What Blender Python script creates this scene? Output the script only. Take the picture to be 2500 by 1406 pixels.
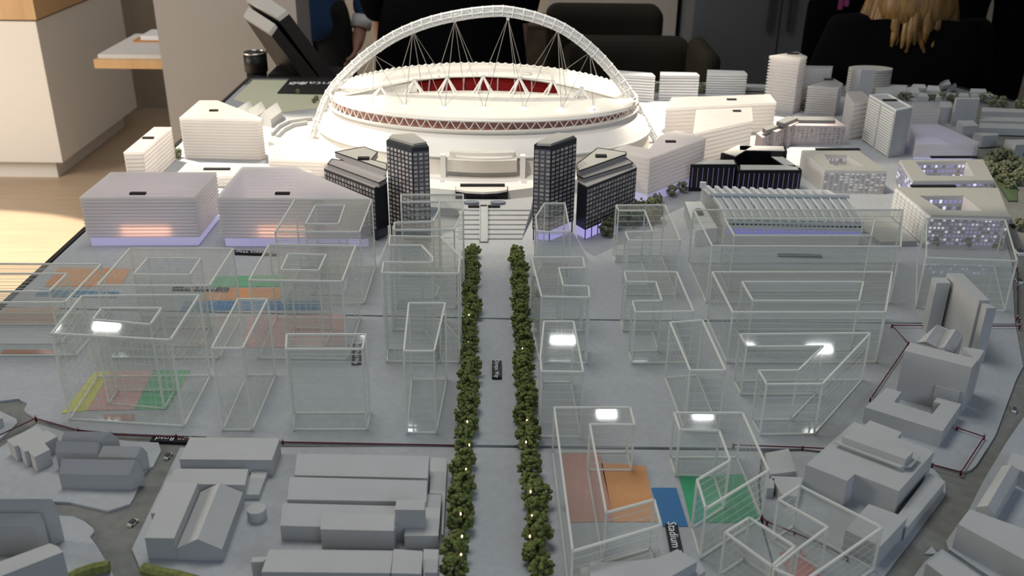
import bpy, bmesh, math, random
from mathutils import Vector, Matrix

for _o in list(bpy.data.objects):
    bpy.data.objects.remove(_o)
SC = bpy.context.scene
COL = SC.collection
random.seed(7)

# ------------------------------------------------------------------ camera
CAM = Vector((0.0, 0.0, 1.60))
FPX, PITCH, ROLL = 2400.0, math.radians(25.3), math.radians(0.67)
G0 = 0.95                                   # height of the model's ground above the room floor
cF = Vector((0, math.cos(PITCH), -math.sin(PITCH)))
_u = Vector((0, math.sin(PITCH), math.cos(PITCH)))
_r = Vector((1, 0, 0))
cR = _r * math.cos(ROLL) + _u * math.sin(ROLL)
cU = -_r * math.sin(ROLL) + _u * math.cos(ROLL)
cam_d = bpy.data.cameras.new('camera')
cam_d.sensor_width = 36.0
cam_d.lens = FPX / 2500.0 * 36.0
cam_d.clip_start = 0.02
cam_d.dof.use_dof = True
cam_d.dof.focus_distance = 1.38
cam_d.dof.aperture_fstop = 9.0
cam = bpy.data.objects.new('camera', cam_d)
COL.objects.link(cam)
_m = Matrix((cR, cU, -cF)).transposed().to_4x4()
_m.translation = CAM
cam.matrix_world = _m
SC.camera = cam

# ------------------------------------------------------------------ world, lights, exposure
SC.view_settings.view_transform = 'Standard'
SC.view_settings.look = 'None'
SC.view_settings.gamma = 1.0
SC.view_settings.exposure = 0.0
SC.view_settings.use_curve_mapping = False
SC.cycles.max_bounces = 6
SC.cycles.diffuse_bounces = 3
SC.cycles.glossy_bounces = 3
SC.cycles.transmission_bounces = 4
SC.cycles.transparent_max_bounces = 20
SC.cycles.caustics_reflective = False
SC.cycles.caustics_refractive = False
SC.cycles.sample_clamp_indirect = 3.0
SC.cycles.use_adaptive_sampling = True
SC.cycles.adaptive_threshold = 0.03

wd = bpy.data.worlds.new('world')
SC.world = wd
wd.use_nodes = True
wd.node_tree.nodes['Background'].inputs[0].default_value = (0.92, 0.95, 1.0, 1)
wd.node_tree.nodes['Background'].inputs[1].default_value = 0.09

def area_light(name, loc, aim, size, power, col, size_y=None):
    d = bpy.data.lights.new(name, 'AREA')
    d.shape = 'RECTANGLE'; d.size = size; d.size_y = size_y or size
    d.energy = power; d.color = col
    o = bpy.data.objects.new(name, d); COL.objects.link(o)
    o.location = loc
    o.rotation_euler = (Vector(aim) - Vector(loc)).to_track_quat('-Z', 'Y').to_euler()
    return o

def spot_light(name, loc, aim, ang, power, col, blend=0.35, rad=0.03):
    d = bpy.data.lights.new(name, 'SPOT')
    d.spot_size = math.radians(ang); d.spot_blend = blend
    d.energy = power; d.color = col; d.shadow_soft_size = rad
    o = bpy.data.objects.new(name, d); COL.objects.link(o)
    o.location = loc
    o.rotation_euler = (Vector(aim) - Vector(loc)).to_track_quat('-Z', 'Y').to_euler()
    return o

# general ceiling lighting above the model (its lamps are mirrored in the clear blocks)
area_light('ceiling_light_offscreen', (-0.40, 1.75, 3.4), (0.30, 1.10, 0.95), 1.3, 25, (0.95, 0.97, 0.95), 0.9)
# daylight from the window side behind the camera
area_light('window_front_offscreen', (1.6, -1.9, 2.6), (0.6, 1.4, 0.95), 2.4, 30, (0.62, 0.76, 1.0), 1.4)
# daylight from the side of the room where the floor is bright
area_light('window_left_offscreen', (-4.8, 1.4, 2.1), (-2.2, 4.4, 0.4), 1.8, 150, (1.0, 0.93, 0.84), 1.8)
# warm ceiling spots trained on the stadium and its white neighbours
SPOTS = [('spot_five_sided_block_offscreen', (-1.55, 2.50, 3.1), (-0.60, 2.02, 0.98), 17, 600),
         ('spot_stadium_roof_offscreen', (-0.15, 3.25, 3.2), (-0.08, 2.12, 1.0), 25, 135),
         ('spot_white_quarter_offscreen', (0.95, 2.95, 3.1), (0.42, 2.24, 1.0), 17, 520),
         ('spot_stadium_front_offscreen', (-0.75, 0.35, 3.2), (-0.05, 1.98, 1.0), 18, 115),
         ('spot_courtyard_flank_offscreen', (-0.55, 1.45, 3.1), (0.80, 1.80, 0.99), 11, 150)]
for nm, l, a, ang, pw in SPOTS:
    spot_light(nm, l, a, ang, pw, (1.0, 0.88, 0.71))
# ceiling spot throwing the round-edged pool of light on the wooden floor beside the table
spot_light('spot_floor_pool_offscreen', (-2.75, 2.9, 3.3), (-2.42, 3.00, 0.0), 38, 1000, (1.0, 0.90, 0.74), 0.06, 0.02)

# ------------------------------------------------------------------ survey helpers
def ray(u, v):
    return (cF + cR * ((u - 1250.0) / FPX) - cU * ((v - 703.0) / FPX)).normalized()

def P(u, v, z=0.0):
    """point at height z above the model ground seen at (u, v) in the 2500x1406 frame"""
    d = ray(u, v)
    t = (G0 + z - CAM.z) / d.z
    p = CAM + d * t
    return Vector((p.x, p.y, G0 + z))

def PF(u, v, z=0.0):
    """same, heights above the room floor"""
    return P(u, v, z - G0)

def PY(u, v, y):
    """point on the vertical plane Y = y"""
    d = ray(u, v)
    return CAM + d * ((y - CAM.y) / d.y)

def proj(p):
    q = Vector(p) - CAM
    w = q.dot(cF)
    return 1250 + FPX * q.dot(cR) / w, 703 - FPX * q.dot(cU) / w

def HT(top, base, z0=0.0):
    b = P(base[0], base[1], z0)
    lo, hi = 0.0, 0.5
    for _ in range(40):
        m = (lo + hi) / 2
        if proj((b.x, b.y, b.z + m))[1] > top[1]:
            lo = m
        else:
            hi = m
    return z0 + (lo + hi) / 2

# ------------------------------------------------------------------ materials
MATS = {}
def mat(name, col, rough=0.6, noise=0.0, nscale=60.0, metal=0.0, emit=None, es=0.0, spec=0.4, bump=0.0, alpha=1.0):
    if name in MATS:
        return MATS[name]
    m = bpy.data.materials.new(name); m.use_nodes = True
    nt = m.node_tree; b = nt.nodes['Principled BSDF']
    b.inputs['Base Color'].default_value = (*col, 1)
    b.inputs['Roughness'].default_value = rough
    b.inputs['Metallic'].default_value = metal
    b.inputs['Specular IOR Level'].default_value = spec
    b.inputs['Alpha'].default_value = alpha
    if noise > 0 or bump > 0:
        tc = nt.nodes.new('ShaderNodeTexCoord')
        n = nt.nodes.new('ShaderNodeTexNoise')
        n.inputs['Scale'].default_value = nscale; n.inputs['Detail'].default_value = 5
        nt.links.new(tc.outputs['Object'], n.inputs['Vector'])
        if noise > 0:
            r = nt.nodes.new('ShaderNodeValToRGB')
            k0, k1 = 1 - noise, 1 + noise
            r.color_ramp.elements[0].position = 0.3; r.color_ramp.elements[1].position = 0.7
            r.color_ramp.elements[0].color = (*[min(1, c * k0) for c in col], 1)
            r.color_ramp.elements[1].color = (*[min(1, c * k1) for c in col], 1)
            nt.links.new(n.outputs['Fac'], r.inputs['Fac'])
            nt.links.new(r.outputs['Color'], b.inputs['Base Color'])
        if bump > 0:
            bp = nt.nodes.new('ShaderNodeBump'); bp.inputs['Strength'].default_value = bump
            bp.inputs['Distance'].default_value = 0.001
            nt.links.new(n.outputs['Fac'], bp.inputs['Height'])
            nt.links.new(bp.outputs['Normal'], b.inputs['Normal'])
    if emit:
        b.inputs['Emission Color'].default_value = (*emit, 1)
        b.inputs['Emission Strength'].default_value = es
    MATS[name] = m
    return m

def acrylic(name, haze=0.06, lines=0.0, pitch=0.0102, tint=(0.955, 0.962, 0.952), vlines=0.0, gloss=0.8):
    """clear acrylic sheet: see-through, fresnel gloss, faint haze and finely engraved lines"""
    if name in MATS:
        return MATS[name]
    m = bpy.data.materials.new(name); m.use_nodes = True
    nt = m.node_tree; nt.nodes.clear(); N = nt.nodes.new; L = nt.links.new
    out = N('ShaderNodeOutputMaterial')
    tr = N('ShaderNodeBsdfTransparent'); tr.inputs[0].default_value = (*tint, 1)
    df = N('ShaderNodeBsdfDiffuse'); df.inputs[0].default_value = (0.86, 0.88, 0.86, 1)
    tl = N('ShaderNodeBsdfTranslucent'); tl.inputs[0].default_value = (0.86, 0.88, 0.86, 1)
    mx = N('ShaderNodeMixShader'); mx.inputs[0].default_value = 0.4
    L(df.outputs[0], mx.inputs[1]); L(tl.outputs[0], mx.inputs[2])
    m1 = N('ShaderNodeMixShader')
    L(tr.outputs[0], m1.inputs[1]); L(mx.outputs[0], m1.inputs[2])
    m1.inputs[0].default_value = haze
    if lines > 0:
        tc = N('ShaderNodeTexCoord'); sp = N('ShaderNodeSeparateXYZ')
        L(tc.outputs['Object'], sp.inputs[0])
        def stripe(sock, pit, width):
            a = N('ShaderNodeMath'); a.operation = 'DIVIDE'; a.inputs[1].default_value = pit; L(sock, a.inputs[0])
            f = N('ShaderNodeMath'); f.operation = 'FRACT'; L(a.outputs[0], f.inputs[0])
            c = N('ShaderNodeMath'); c.operation = 'LESS_THAN'; c.inputs[1].default_value = width; L(f.outputs[0], c.inputs[0])
            return c.outputs[0]
        s = stripe(sp.outputs['Z'], pitch, 0.11)
        if vlines > 0:
            add = N('ShaderNodeMath'); add.operation = 'ADD'; L(sp.outputs['X'], add.inputs[0]); L(sp.outputs['Y'], add.inputs[1])
            s2 = stripe(add.outputs[0], vlines, 0.07)
            mxm = N('ShaderNodeMath'); mxm.operation = 'MAXIMUM'; L(s, mxm.inputs[0]); L(s2, mxm.inputs[1]); s = mxm.outputs[0]
        mu = N('ShaderNodeMath'); mu.operation = 'MULTIPLY_ADD'; mu.inputs[1].default_value = lines; mu.inputs[2].default_value = haze
        L(s, mu.inputs[0]); L(mu.outputs[0], m1.inputs[0])
    fr = N('ShaderNodeFresnel'); fr.inputs[0].default_value = 1.45
    ge = N('ShaderNodeNewGeometry'); inv = N('ShaderNodeMath'); inv.operation = 'MULTIPLY_ADD'
    inv.inputs[1].default_value = -gloss; inv.inputs[2].default_value = gloss; L(ge.outputs['Backfacing'], inv.inputs[0])
    fm = N('ShaderNodeMath'); fm.operation = 'MULTIPLY'; L(fr.outputs[0], fm.inputs[0]); L(inv.outputs[0], fm.inputs[1])
    gl = N('ShaderNodeBsdfGlossy'); gl.inputs['Roughness'].default_value = 0.04
    gl.inputs[0].default_value = (1, 1, 1, 1)
    m2 = N('ShaderNodeMixShader'); L(fm.outputs[0], m2.inputs[0]); L(m1.outputs[0], m2.inputs[1]); L(gl.outputs[0], m2.inputs[2])
    L(m2.outputs[0], out.inputs[0])
    MATS[name] = m
    return m

def frosted(name, col=(0.9, 0.89, 0.88), clear=0.25, trans=0.55):
    if name in MATS:
        return MATS[name]
    m = bpy.data.materials.new(name); m.use_nodes = True
    nt = m.node_tree; nt.nodes.clear(); N = nt.nodes.new; L = nt.links.new
    out = N('ShaderNodeOutputMaterial')
    df = N('ShaderNodeBsdfDiffuse'); df.inputs[0].default_value = (*col, 1)
    tl = N('ShaderNodeBsdfTranslucent'); tl.inputs[0].default_value = (*col, 1)
    a = N('ShaderNodeMixShader'); a.inputs[0].default_value = trans
    L(df.outputs[0], a.inputs[1]); L(tl.outputs[0], a.inputs[2])
    tr = N('ShaderNodeBsdfTransparent'); tr.inputs[0].default_value = (0.97, 0.96, 0.96, 1)
    b = N('ShaderNodeMixShader'); b.inputs[0].default_value = clear
    L(a.outputs[0], b.inputs[1]); L(tr.outputs[0], b.inputs[2])
    gl = N('ShaderNodeBsdfGlossy'); gl.inputs['Roughness'].default_value = 0.25
    fr = N('ShaderNodeFresnel'); fr.inputs[0].default_value = 1.3
    ge = N('ShaderNodeNewGeometry'); inv = N('ShaderNodeMath'); inv.operation = 'SUBTRACT'; inv.inputs[0].default_value = 1.0
    L(ge.outputs['Backfacing'], inv.inputs[1])
    fm = N('ShaderNodeMath'); fm.operation = 'MULTIPLY'; L(fr.outputs[0], fm.inputs[0]); L(inv.outputs[0], fm.inputs[1])
    c = N('ShaderNodeMixShader'); L(fm.outputs[0], c.inputs[0]); L(b.outputs[0], c.inputs[1]); L(gl.outputs[0], c.inputs[2])
    L(c.outputs[0], out.inputs[0])
    MATS[name] = m
    return m

def glow(name, col, s, sample=False):
    if name in MATS:
        return MATS[name]
    m = bpy.data.materials.new(name); m.use_nodes = True
    nt = m.node_tree; nt.nodes.clear()
    out = nt.nodes.new('ShaderNodeOutputMaterial'); e = nt.nodes.new('ShaderNodeEmission')
    e.inputs[0].default_value = (*col, 1); e.inputs[1].default_value = s
    nt.links.new(e.outputs[0], out.inputs[0])
    if not sample: m.cycles.emission_sampling = 'NONE'
    MATS[name] = m
    return m

# ------------------------------------------------------------------ object helpers
def tag(o, label, cat=None, group=None, kind=None):
    if label: o['label'] = label
    if cat: o['category'] = cat
    if group: o['group'] = group
    if kind: o['kind'] = kind
    return o

def thing(name, label, cat, loc, group=None):
    o = bpy.data.objects.new(name, None); COL.objects.link(o)
    o.empty_display_size = 0.02
    o.location = loc
    return tag(o, label, cat, group)

def root_loc(o):
    v = Vector((0, 0, 0))
    while o is not None:
        v += o.location
        o = o.parent
    return v

def mesh_obj(name, verts, faces, m, parent=None, smooth=False, loc=None):
    """verts in world coordinates"""
    verts = [Vector(v) for v in verts]
    if loc is None:
        if parent is not None:
            loc = Vector((0, 0, 0)); org = root_loc(parent)
        else:
            zmin = min(v.z for v in verts)
            org = sum(verts, Vector()) / len(verts); org.z = zmin
            loc = org
    else:
        loc = Vector(loc); org = loc + (root_loc(parent) if parent else Vector())
    me = bpy.data.meshes.new(name)
    me.from_pydata([v - org for v in verts], [], faces)
    me.validate()
    bm = bmesh.new(); bm.from_mesh(me)
    bmesh.ops.recalc_face_normals(bm, faces=bm.faces)
    bm.to_mesh(me); bm.free()
    if smooth:
        for p in me.polygons: p.use_smooth = True
    me.materials.append(m)
    o = bpy.data.objects.new(name, me); COL.objects.link(o)
    o.location = loc
    if parent is not None: o.parent = parent
    return o

def dup(o, loc, parent=None):
    c = o.copy(); COL.objects.link(c); c.location = loc
    c.parent = parent
    return c

def area2(p):
    return sum(p[i][0] * p[(i + 1) % len(p)][1] - p[(i + 1) % len(p)][0] * p[i][1] for i in range(len(p)))

def prism(pts, z0, z1):
    """verts/faces of an upright prism over polygon pts (world xy, z relative to model ground)"""
    p = [(q[0], q[1]) for q in pts]
    if area2(p) < 0: p = p[::-1]
    n = len(p)
    V = [(x, y, G0 + z0) for x, y in p] + [(x, y, G0 + z1) for x, y in p]
    F = [tuple(range(n))[::-1], tuple(range(n, 2 * n))] + [(i, (i + 1) % n, n + (i + 1) % n, n + i) for i in range(n)]
    return V, F

def ringprism(outer, inner, z0, z1):
    """prism with one hole; outer and inner have the same vertex count, matching order"""
    n = len(outer)
    V = [(p[0], p[1], G0 + z) for z in (z0, z1) for p in outer] + [(p[0], p[1], G0 + z) for z in (z0, z1) for p in inner]
    F = []
    for i in range(n):
        j = (i + 1) % n
        F += [(i, j, n + j, n + i), (2 * n + i, 3 * n + i, 3 * n + j, 2 * n + j),
              (n + i, n + j, 3 * n + j, 3 * n + i), (i, 2 * n + i, 2 * n + j, j)]
    return V, F

def boxv(c, sx, sy, sz, rz=0.0):
    """box with base centre c (world)"""
    ca, sa = math.cos(rz), math.sin(rz)
    V = []
    for z in (0, sz):
        for x, y in ((-sx / 2, -sy / 2), (sx / 2, -sy / 2), (sx / 2, sy / 2), (-sx / 2, sy / 2)):
            V.append((c[0] + x * ca - y * sa, c[1] + x * sa + y * ca, c[2] + z))
    F = [(3, 2, 1, 0), (4, 5, 6, 7), (0, 1, 5, 4), (1, 2, 6, 5), (2, 3, 7, 6), (3, 0, 4, 7)]
    return V, F

def join(*vf):
    V, F = [], []
    for v, f in vf:
        k = len(V); V += [tuple(q) for q in v]; F += [tuple(i + k for i in t) for t in f]
    return V, F

def tube(path, r, n=6, closed=False, radii=None):
    path = [Vector(p) for p in path]
    V, F = [], []
    m = len(path)
    prev = None
    for i, p in enumerate(path):
        if closed:
            t = path[(i + 1) % m] - path[i - 1]
        else:
            t = path[min(i + 1, m - 1)] - path[max(i - 1, 0)]
        t.normalize()
        a = prev if prev is not None else Vector((0.123, 0.31, 0.94))
        a = (a - t * a.dot(t))
        if a.length < 1e-5:
            a = t.orthogonal()
        a.normalize(); prev = a
        b = t.cross(a)
        rr = radii[i] if radii else r
        for k in range(n):
            an = 2 * math.pi * k / n
            V.append(p + a * math.cos(an) * rr + b * math.sin(an) * rr)
    for i in range(m if closed else m - 1):
        for k in range(n):
            j = (i + 1) % m
            F.append((i * n + k, i * n + (k + 1) % n, j * n + (k + 1) % n, j * n + k))
    if not closed:
        F.append(tuple(range(n))[::-1]); F.append(tuple(range((m - 1) * n, m * n)))
    return V, F

def bar(a, b, w, h=None):
    """square-section bar between two points"""
    a, b = Vector(a), Vector(b); h = h or w
    t = (b - a).normalized()
    s = t.cross(Vector((0, 0, 1)))
    if s.length < 1e-4: s = Vector((1, 0, 0))
    s.normalize(); q = s.cross(t)
    V = [p + s * sx * w / 2 + q * sy * h / 2 for p in (a, b) for sx, sy in ((-1, -1), (1, -1), (1, 1), (-1, 1))]
    F = [(3, 2, 1, 0), (4, 5, 6, 7), (0, 1, 5, 4), (1, 2, 6, 5), (2, 3, 7, 6), (3, 0, 4, 7)]
    return V, F

def centroid(pts, z=0.0):
    n = len(pts)
    return Vector((sum(p[0] for p in pts) / n, sum(p[1] for p in pts) / n, G0 + z))

def text_mesh(name, body, m, parent, origin, xdir, height, up=Vector((0, 0, 1)), thick=0.0004):
    c = bpy.data.curves.new(name, 'FONT'); c.body = body; c.size = 1.0; c.extrude = 0.0
    c.align_x = 'CENTER'; c.align_y = 'CENTER'; c.resolution_u = 2
    t = bpy.data.objects.new(name, c); COL.objects.link(t)
    me = bpy.data.meshes.new_from_object(t.evaluated_get(bpy.context.evaluated_depsgraph_get()))
    bpy.data.objects.remove(t)
    x = Vector(xdir).normalized(); y = up.cross(x).normalized()
    org = root_loc(parent)
    for v in me.vertices:
        v.co = Vector(origin) + x * v.co.x * height + y * v.co.y * height - org
    me.materials.clear(); me.materials.append(m)
    o = bpy.data.objects.new(name, me); COL.objects.link(o); o.parent = parent
    return o

# ------------------------------------------------------------------ shared materials
M_road = mat('road_board', (0.21, 0.21, 0.19), 0.75, 0.12, 90)
M_plate = mat('ground_plate', (0.43, 0.445, 0.46), 0.6, 0.06, 140, bump=0.05)
M_block = mat('grey_block', (0.50, 0.50, 0.485), 0.65, 0.03, 30)
M_block2 = M_block
M_blockw = M_block
M_black = mat('black_plastic', (0.008, 0.008, 0.009), 0.45)
M_white = mat('white_card', (0.86, 0.85, 0.83), 0.55, 0.02, 40)
M_ink = mat('white_ink', (0.9, 0.9, 0.9), 0.5)
M_cord = mat('red_cord', (0.13, 0.012, 0.03), 0.6)
M_pin = mat('steel_pin', (0.75, 0.75, 0.72), 0.25, metal=1.0)
M_edge = frosted('cut_edge', (0.97, 0.97, 0.92), 0.05, 0.45)
M_ac = acrylic('acrylic_engraved', 0.065, 0.55)
M_acg = acrylic('acrylic_engraved_grid', 0.07, 0.40, vlines=0.016)
M_acr = acrylic('acrylic_roof', 0.11, gloss=1.3)
M_acb = acrylic('acrylic_base', 0.05, gloss=1.3)

# ------------------------------------------------------------------ table and ground
def px_poly(pl, z=0.0):
    return [P(u, v, z) for u, v in pl]

BL, L1 = P(612, 188), P(0, 753)
ldir = (L1 - BL); LF = BL + ldir * ((0.30 - BL.y) / ldir.y)
TB = [BL, P(2330, 210), P(2560, 268)]
RB = Vector((TB[-1].x + 0.05, 0.30, G0))
table_pts = [LF, BL, TB[1], TB[2], Vector((TB[2].x + 0.08, 1.6, G0)), RB]
tb = thing('model_table', 'large dark table carrying the grey city model', 'table', (0.2, 1.5, 0.0))
mesh_obj('base_board', *prism(table_pts, -0.030, -0.003), M_road, tb)
def inset(pts, d):
    c = centroid(pts)
    return [Vector((p[0] + (c.x - p[0]) * d, p[1] + (c.y - p[1]) * d, p[2])) for p in pts]
mesh_obj('plinth', *prism(inset(table_pts, 0.06), -G0, -0.030), mat('plinth_paint', (0.10, 0.10, 0.10), 0.5), tb)
for i in range(len(table_pts)):
    a, b = table_pts[i], table_pts[(i + 1) % len(table_pts)]
    d = (b - a).normalized(); nrm = Vector((d.y, -d.x, 0))
    c = centroid(table_pts)
    if (a - c).dot(nrm) < 0: nrm = -nrm
    off = nrm * 0.004
    aa, bb = a + off, b + off
    mesh_obj('edge_band', *bar((aa.x, aa.y, G0 - 0.017), (bb.x, bb.y, G0 - 0.017), 0.008, 0.034), M_black, tb)

def plate(name, label, pl, z0=-0.003, z1=0.0, m=None, cat='ground plate'):
    V, F = prism(px_poly(pl), z0, z1)
    return tag(mesh_obj(name, V, F, m or M_plate), label, cat)

lx = lambda v: L1 + ldir * ((P(1250, v).y - L1.y) / ldir.y)      # point on the table's left edge at that depth
def lpx(v):
    q = lx(v); return proj((q.x + 0.004, q.y, G0))
main_back = [lpx(215), (2290, 240), (2360, 330), (2390, 400), (2415, 470), (2440, 540), (2470, 640), (2478, 790), (1250, 777), lpx(763)]
main_front = [lpx(767), (1250, 780), (2479, 793), (2498, 894), (2483, 921), (2431, 1060), (2419, 1080), (2385, 1133), (2370, 1147), (2348, 1152),
              (2276, 1132), (1955, 1095), (1110, 1085), (690, 1077), (440, 1064), (270, 1056), (190, 1048), (86, 1020), (62, 1005), (59, 1000),
              (67, 984), (44, 973), (0, 979), lpx(985)]
plate('ground_plate', 'smooth grey ground plate under the stadium and the frosted blocks', main_back)
plate('ground_plate', 'smooth grey ground plate under the two long lines of clear blocks', main_front)
plate('ground_plate', 'grey ground plate under the pale sheds and the avenue end', [(440, 1092), (1105, 1091), (1860, 1102), (1850, 1180), (1860, 1290), (1900, 1430), (360, 1430), (322, 1340)])
plate('ground_plate', 'grey ground plate under the large stepped hall', [(1872, 1106), (1960, 1101), (2276, 1140), (2309, 1180), (2309, 1205), (2200, 1351), (2140, 1430), (1905, 1430), (1865, 1290), (1855, 1180)])
plate('ground_plate', 'curvy brown-grey pavement plate under the row of pitched sheds', [(130, 1224), (171, 1226), (228, 1239), (263, 1247), (317, 1230), (327, 1214), (346, 1163), (362, 1142), (374, 1138), (393, 1100), (387, 1080), (317, 1077), (159, 1054), (90, 1034), (0, 1092), (-60, 1115), (-60, 1224)])
plate('ground_plate', 'curvy pavement plate with a rounded kerb beside the road car', [(-60, 1250), (136, 1258), (178, 1260), (206, 1272), (228, 1290), (230, 1298), (219, 1310), (235, 1331), (270, 1388), (285, 1430), (-60, 1430)])
plate('ground_plate', 'small rounded pavement plate cut off by the red cord', [(-60, 995), (0, 1003), (40, 1022), (42, 1032), (25, 1050), (0, 1072), (-60, 1090)])
plate('ground_plate', 'grey pavement plate under the pinkish gabled blocks', [(2457, 1080), (2399, 1177), (2367, 1242), (2337, 1282), (2310, 1321), (2316, 1340), (2415, 1406), (2700, 1530), (2760, 1100), (2560, 930)])
plate('ground_plate', 'small pavement plate under a low flat block at the road fork', [(2215, 1430), (2258, 1370), (2300, 1340), (2430, 1430)])
plate('traffic_island', 'small grey triangular traffic island lying in the road', [(2257, 1349), (2275, 1332), (2291, 1350)], -0.003, -0.001, cat='traffic island')

# coloured plots
def plot(label, pl, col, z=0.0008):
    m = mat('card_' + '_'.join('%02d' % int(c * 99) for c in col), col, 0.55, 0.04, 80)
    return tag(mesh_obj('plot_card', *prism(px_poly(pl), 0.0, z), m), label, 'card')
plot('yellow plot card under a clear courtyard block', [(151, 1010), (230, 911), (272, 906), (213, 1003)], (0.62, 0.58, 0.13))
plot('pink plot card between the yellow and green cards', [(214, 1003), (273, 906), (376, 904), (328, 1001)], (0.60, 0.36, 0.33))
plot('green plot card beside the pink card under a clear block', [(329, 1001), (377, 906), (464, 904), (407, 1001)], (0.12, 0.42, 0.20))
plot('brown card strip in front of the pink card', [(246, 1012), (330, 1012), (326, 1030), (250, 1022)], (0.42, 0.24, 0.20))
plot('orange plot card at the table edge behind a clear U-shaped block', [(108, 700), (144, 654), (317, 657), (298, 700)], (0.62, 0.30, 0.14))
plot('blue card strip in front of the orange card at the table edge', [(97, 708), (290, 713), (284, 728), (85, 724)], (0.08, 0.20, 0.33))
plot('brownish pink plot card under the U-shaped block at the table edge', [(15, 752), (150, 750), (130, 790), (-15, 790)], (0.55, 0.36, 0.26))
plot('thin red-brown card under the front of the U-shaped block', [(10, 855), (140, 856), (134, 864), (2, 864)], (0.50, 0.20, 0.12))
plot('green plot card between two clear courtyard blocks', [(520, 676), (700, 672), (690, 700), (512, 702)], (0.16, 0.40, 0.22))
plot('orange plot card between two clear courtyard blocks', [(506, 705), (690, 703), (682, 732), (490, 734)], (0.62, 0.30, 0.14))
plot('blue plot card between two clear courtyard blocks', [(452, 737), (785, 735), (785, 757), (440, 760)], (0.07, 0.19, 0.36))
plot('pink plot card under a clear courtyard block with a pale top', [(606, 772), (842, 768), (846, 845), (590, 850)], (0.58, 0.36, 0.34))
plot('terracotta plot card under a long clear angled block', [(1371, 1109), (1466, 1107), (1498, 1274), (1392, 1276)], (0.58, 0.27, 0.20))
plot('orange plot card beside the terracotta card', [(1467, 1130), (1576, 1139), (1604, 1274), (1499, 1275)], (0.68, 0.32, 0.13))
plot('blue plot card between the orange and the bright green card', [(1590, 1192), (1651, 1192), (1680, 1286), (1617, 1286)], (0.04, 0.17, 0.38))
plot('bright green plot card under a clear angled block', [(1657, 1161), (1812, 1159), (1855, 1276), (1687, 1277)], (0.05, 0.36, 0.17))
plot('red plot card under crossing clear blocks', [(1904, 1352), (1950, 1336), (2005, 1410), (1925, 1412)], (0.50, 0.16, 0.13))

# ------------------------------------------------------------------ clear acrylic blocks
def ablock(label, roof, H, hole=None, grid=False, group=None):
    top = [P(u, v, H) for u, v in roof]
    if area2([(p.x, p.y) for p in top]) < 0:
        top = top[::-1]
        if hole: hole = hole[::-1]
    c = centroid(top)
    t = thing('acrylic_block', label, 'model block', c)
    mw = M_acg if grid else M_ac
    th, ew = 0.0016, 0.0021
    rings = [(top, 1)]
    if hole:
        hp = [P(u, v, H) for u, v in hole]
        V, F = ringprism(top, hp, H - th, H)
        mesh_obj('roof_panel', V, [f for f in F if any(V[i][2] > G0 + H - th / 2 for i in f)], M_acr, t)
        V, F = ringprism(top, hp, 0.001, 0.001 + th)
        mesh_obj('base_panel', V, [f for f in F if any(V[i][2] > G0 + .0015 for i in f)], M_acb, t)
        rings.append((hp, -1))
    else:
        V, F = prism(top, H - th, H)
        mesh_obj('roof_panel', V, F[1:], M_acr, t)
        V, F = prism(top, 0.001, 0.001 + th)
        mesh_obj('base_panel', V, F[1:], M_acb, t)
    for pts, sgn in rings:
        n = len(pts)
        for i in range(n):
            a, b = pts[i], pts[(i + 1) % n]
            d = (b - a).normalized(); nr = Vector((-d.y, d.x, 0)) * sgn * th
            q = [a + d * th, b - d * th, b - d * th + nr, a + d * th + nr]
            zz = [G0 + 0.003, G0 + H - th]
            V = [(p_.x, p_.y, z_) for z_ in zz for p_ in q]
            mesh_obj('wall_panel', V, [(0, 1, 5, 4), (1, 2, 6, 5), (3, 0, 4, 7), (4, 5, 6, 7)], mw, t)
            mesh_obj('edge_strip', *bar((a.x, a.y, G0 + H), (b.x, b.y, G0 + H), ew), M_edge, t)
            mesh_obj('edge_strip', *bar((a.x, a.y, G0 + 0.0012), (b.x, b.y, G0 + 0.0012), ew), M_edge, t)
            mesh_obj('edge_strip', *boxv((a.x, a.y, G0), ew, ew, H), M_edge, t)
    return t

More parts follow.
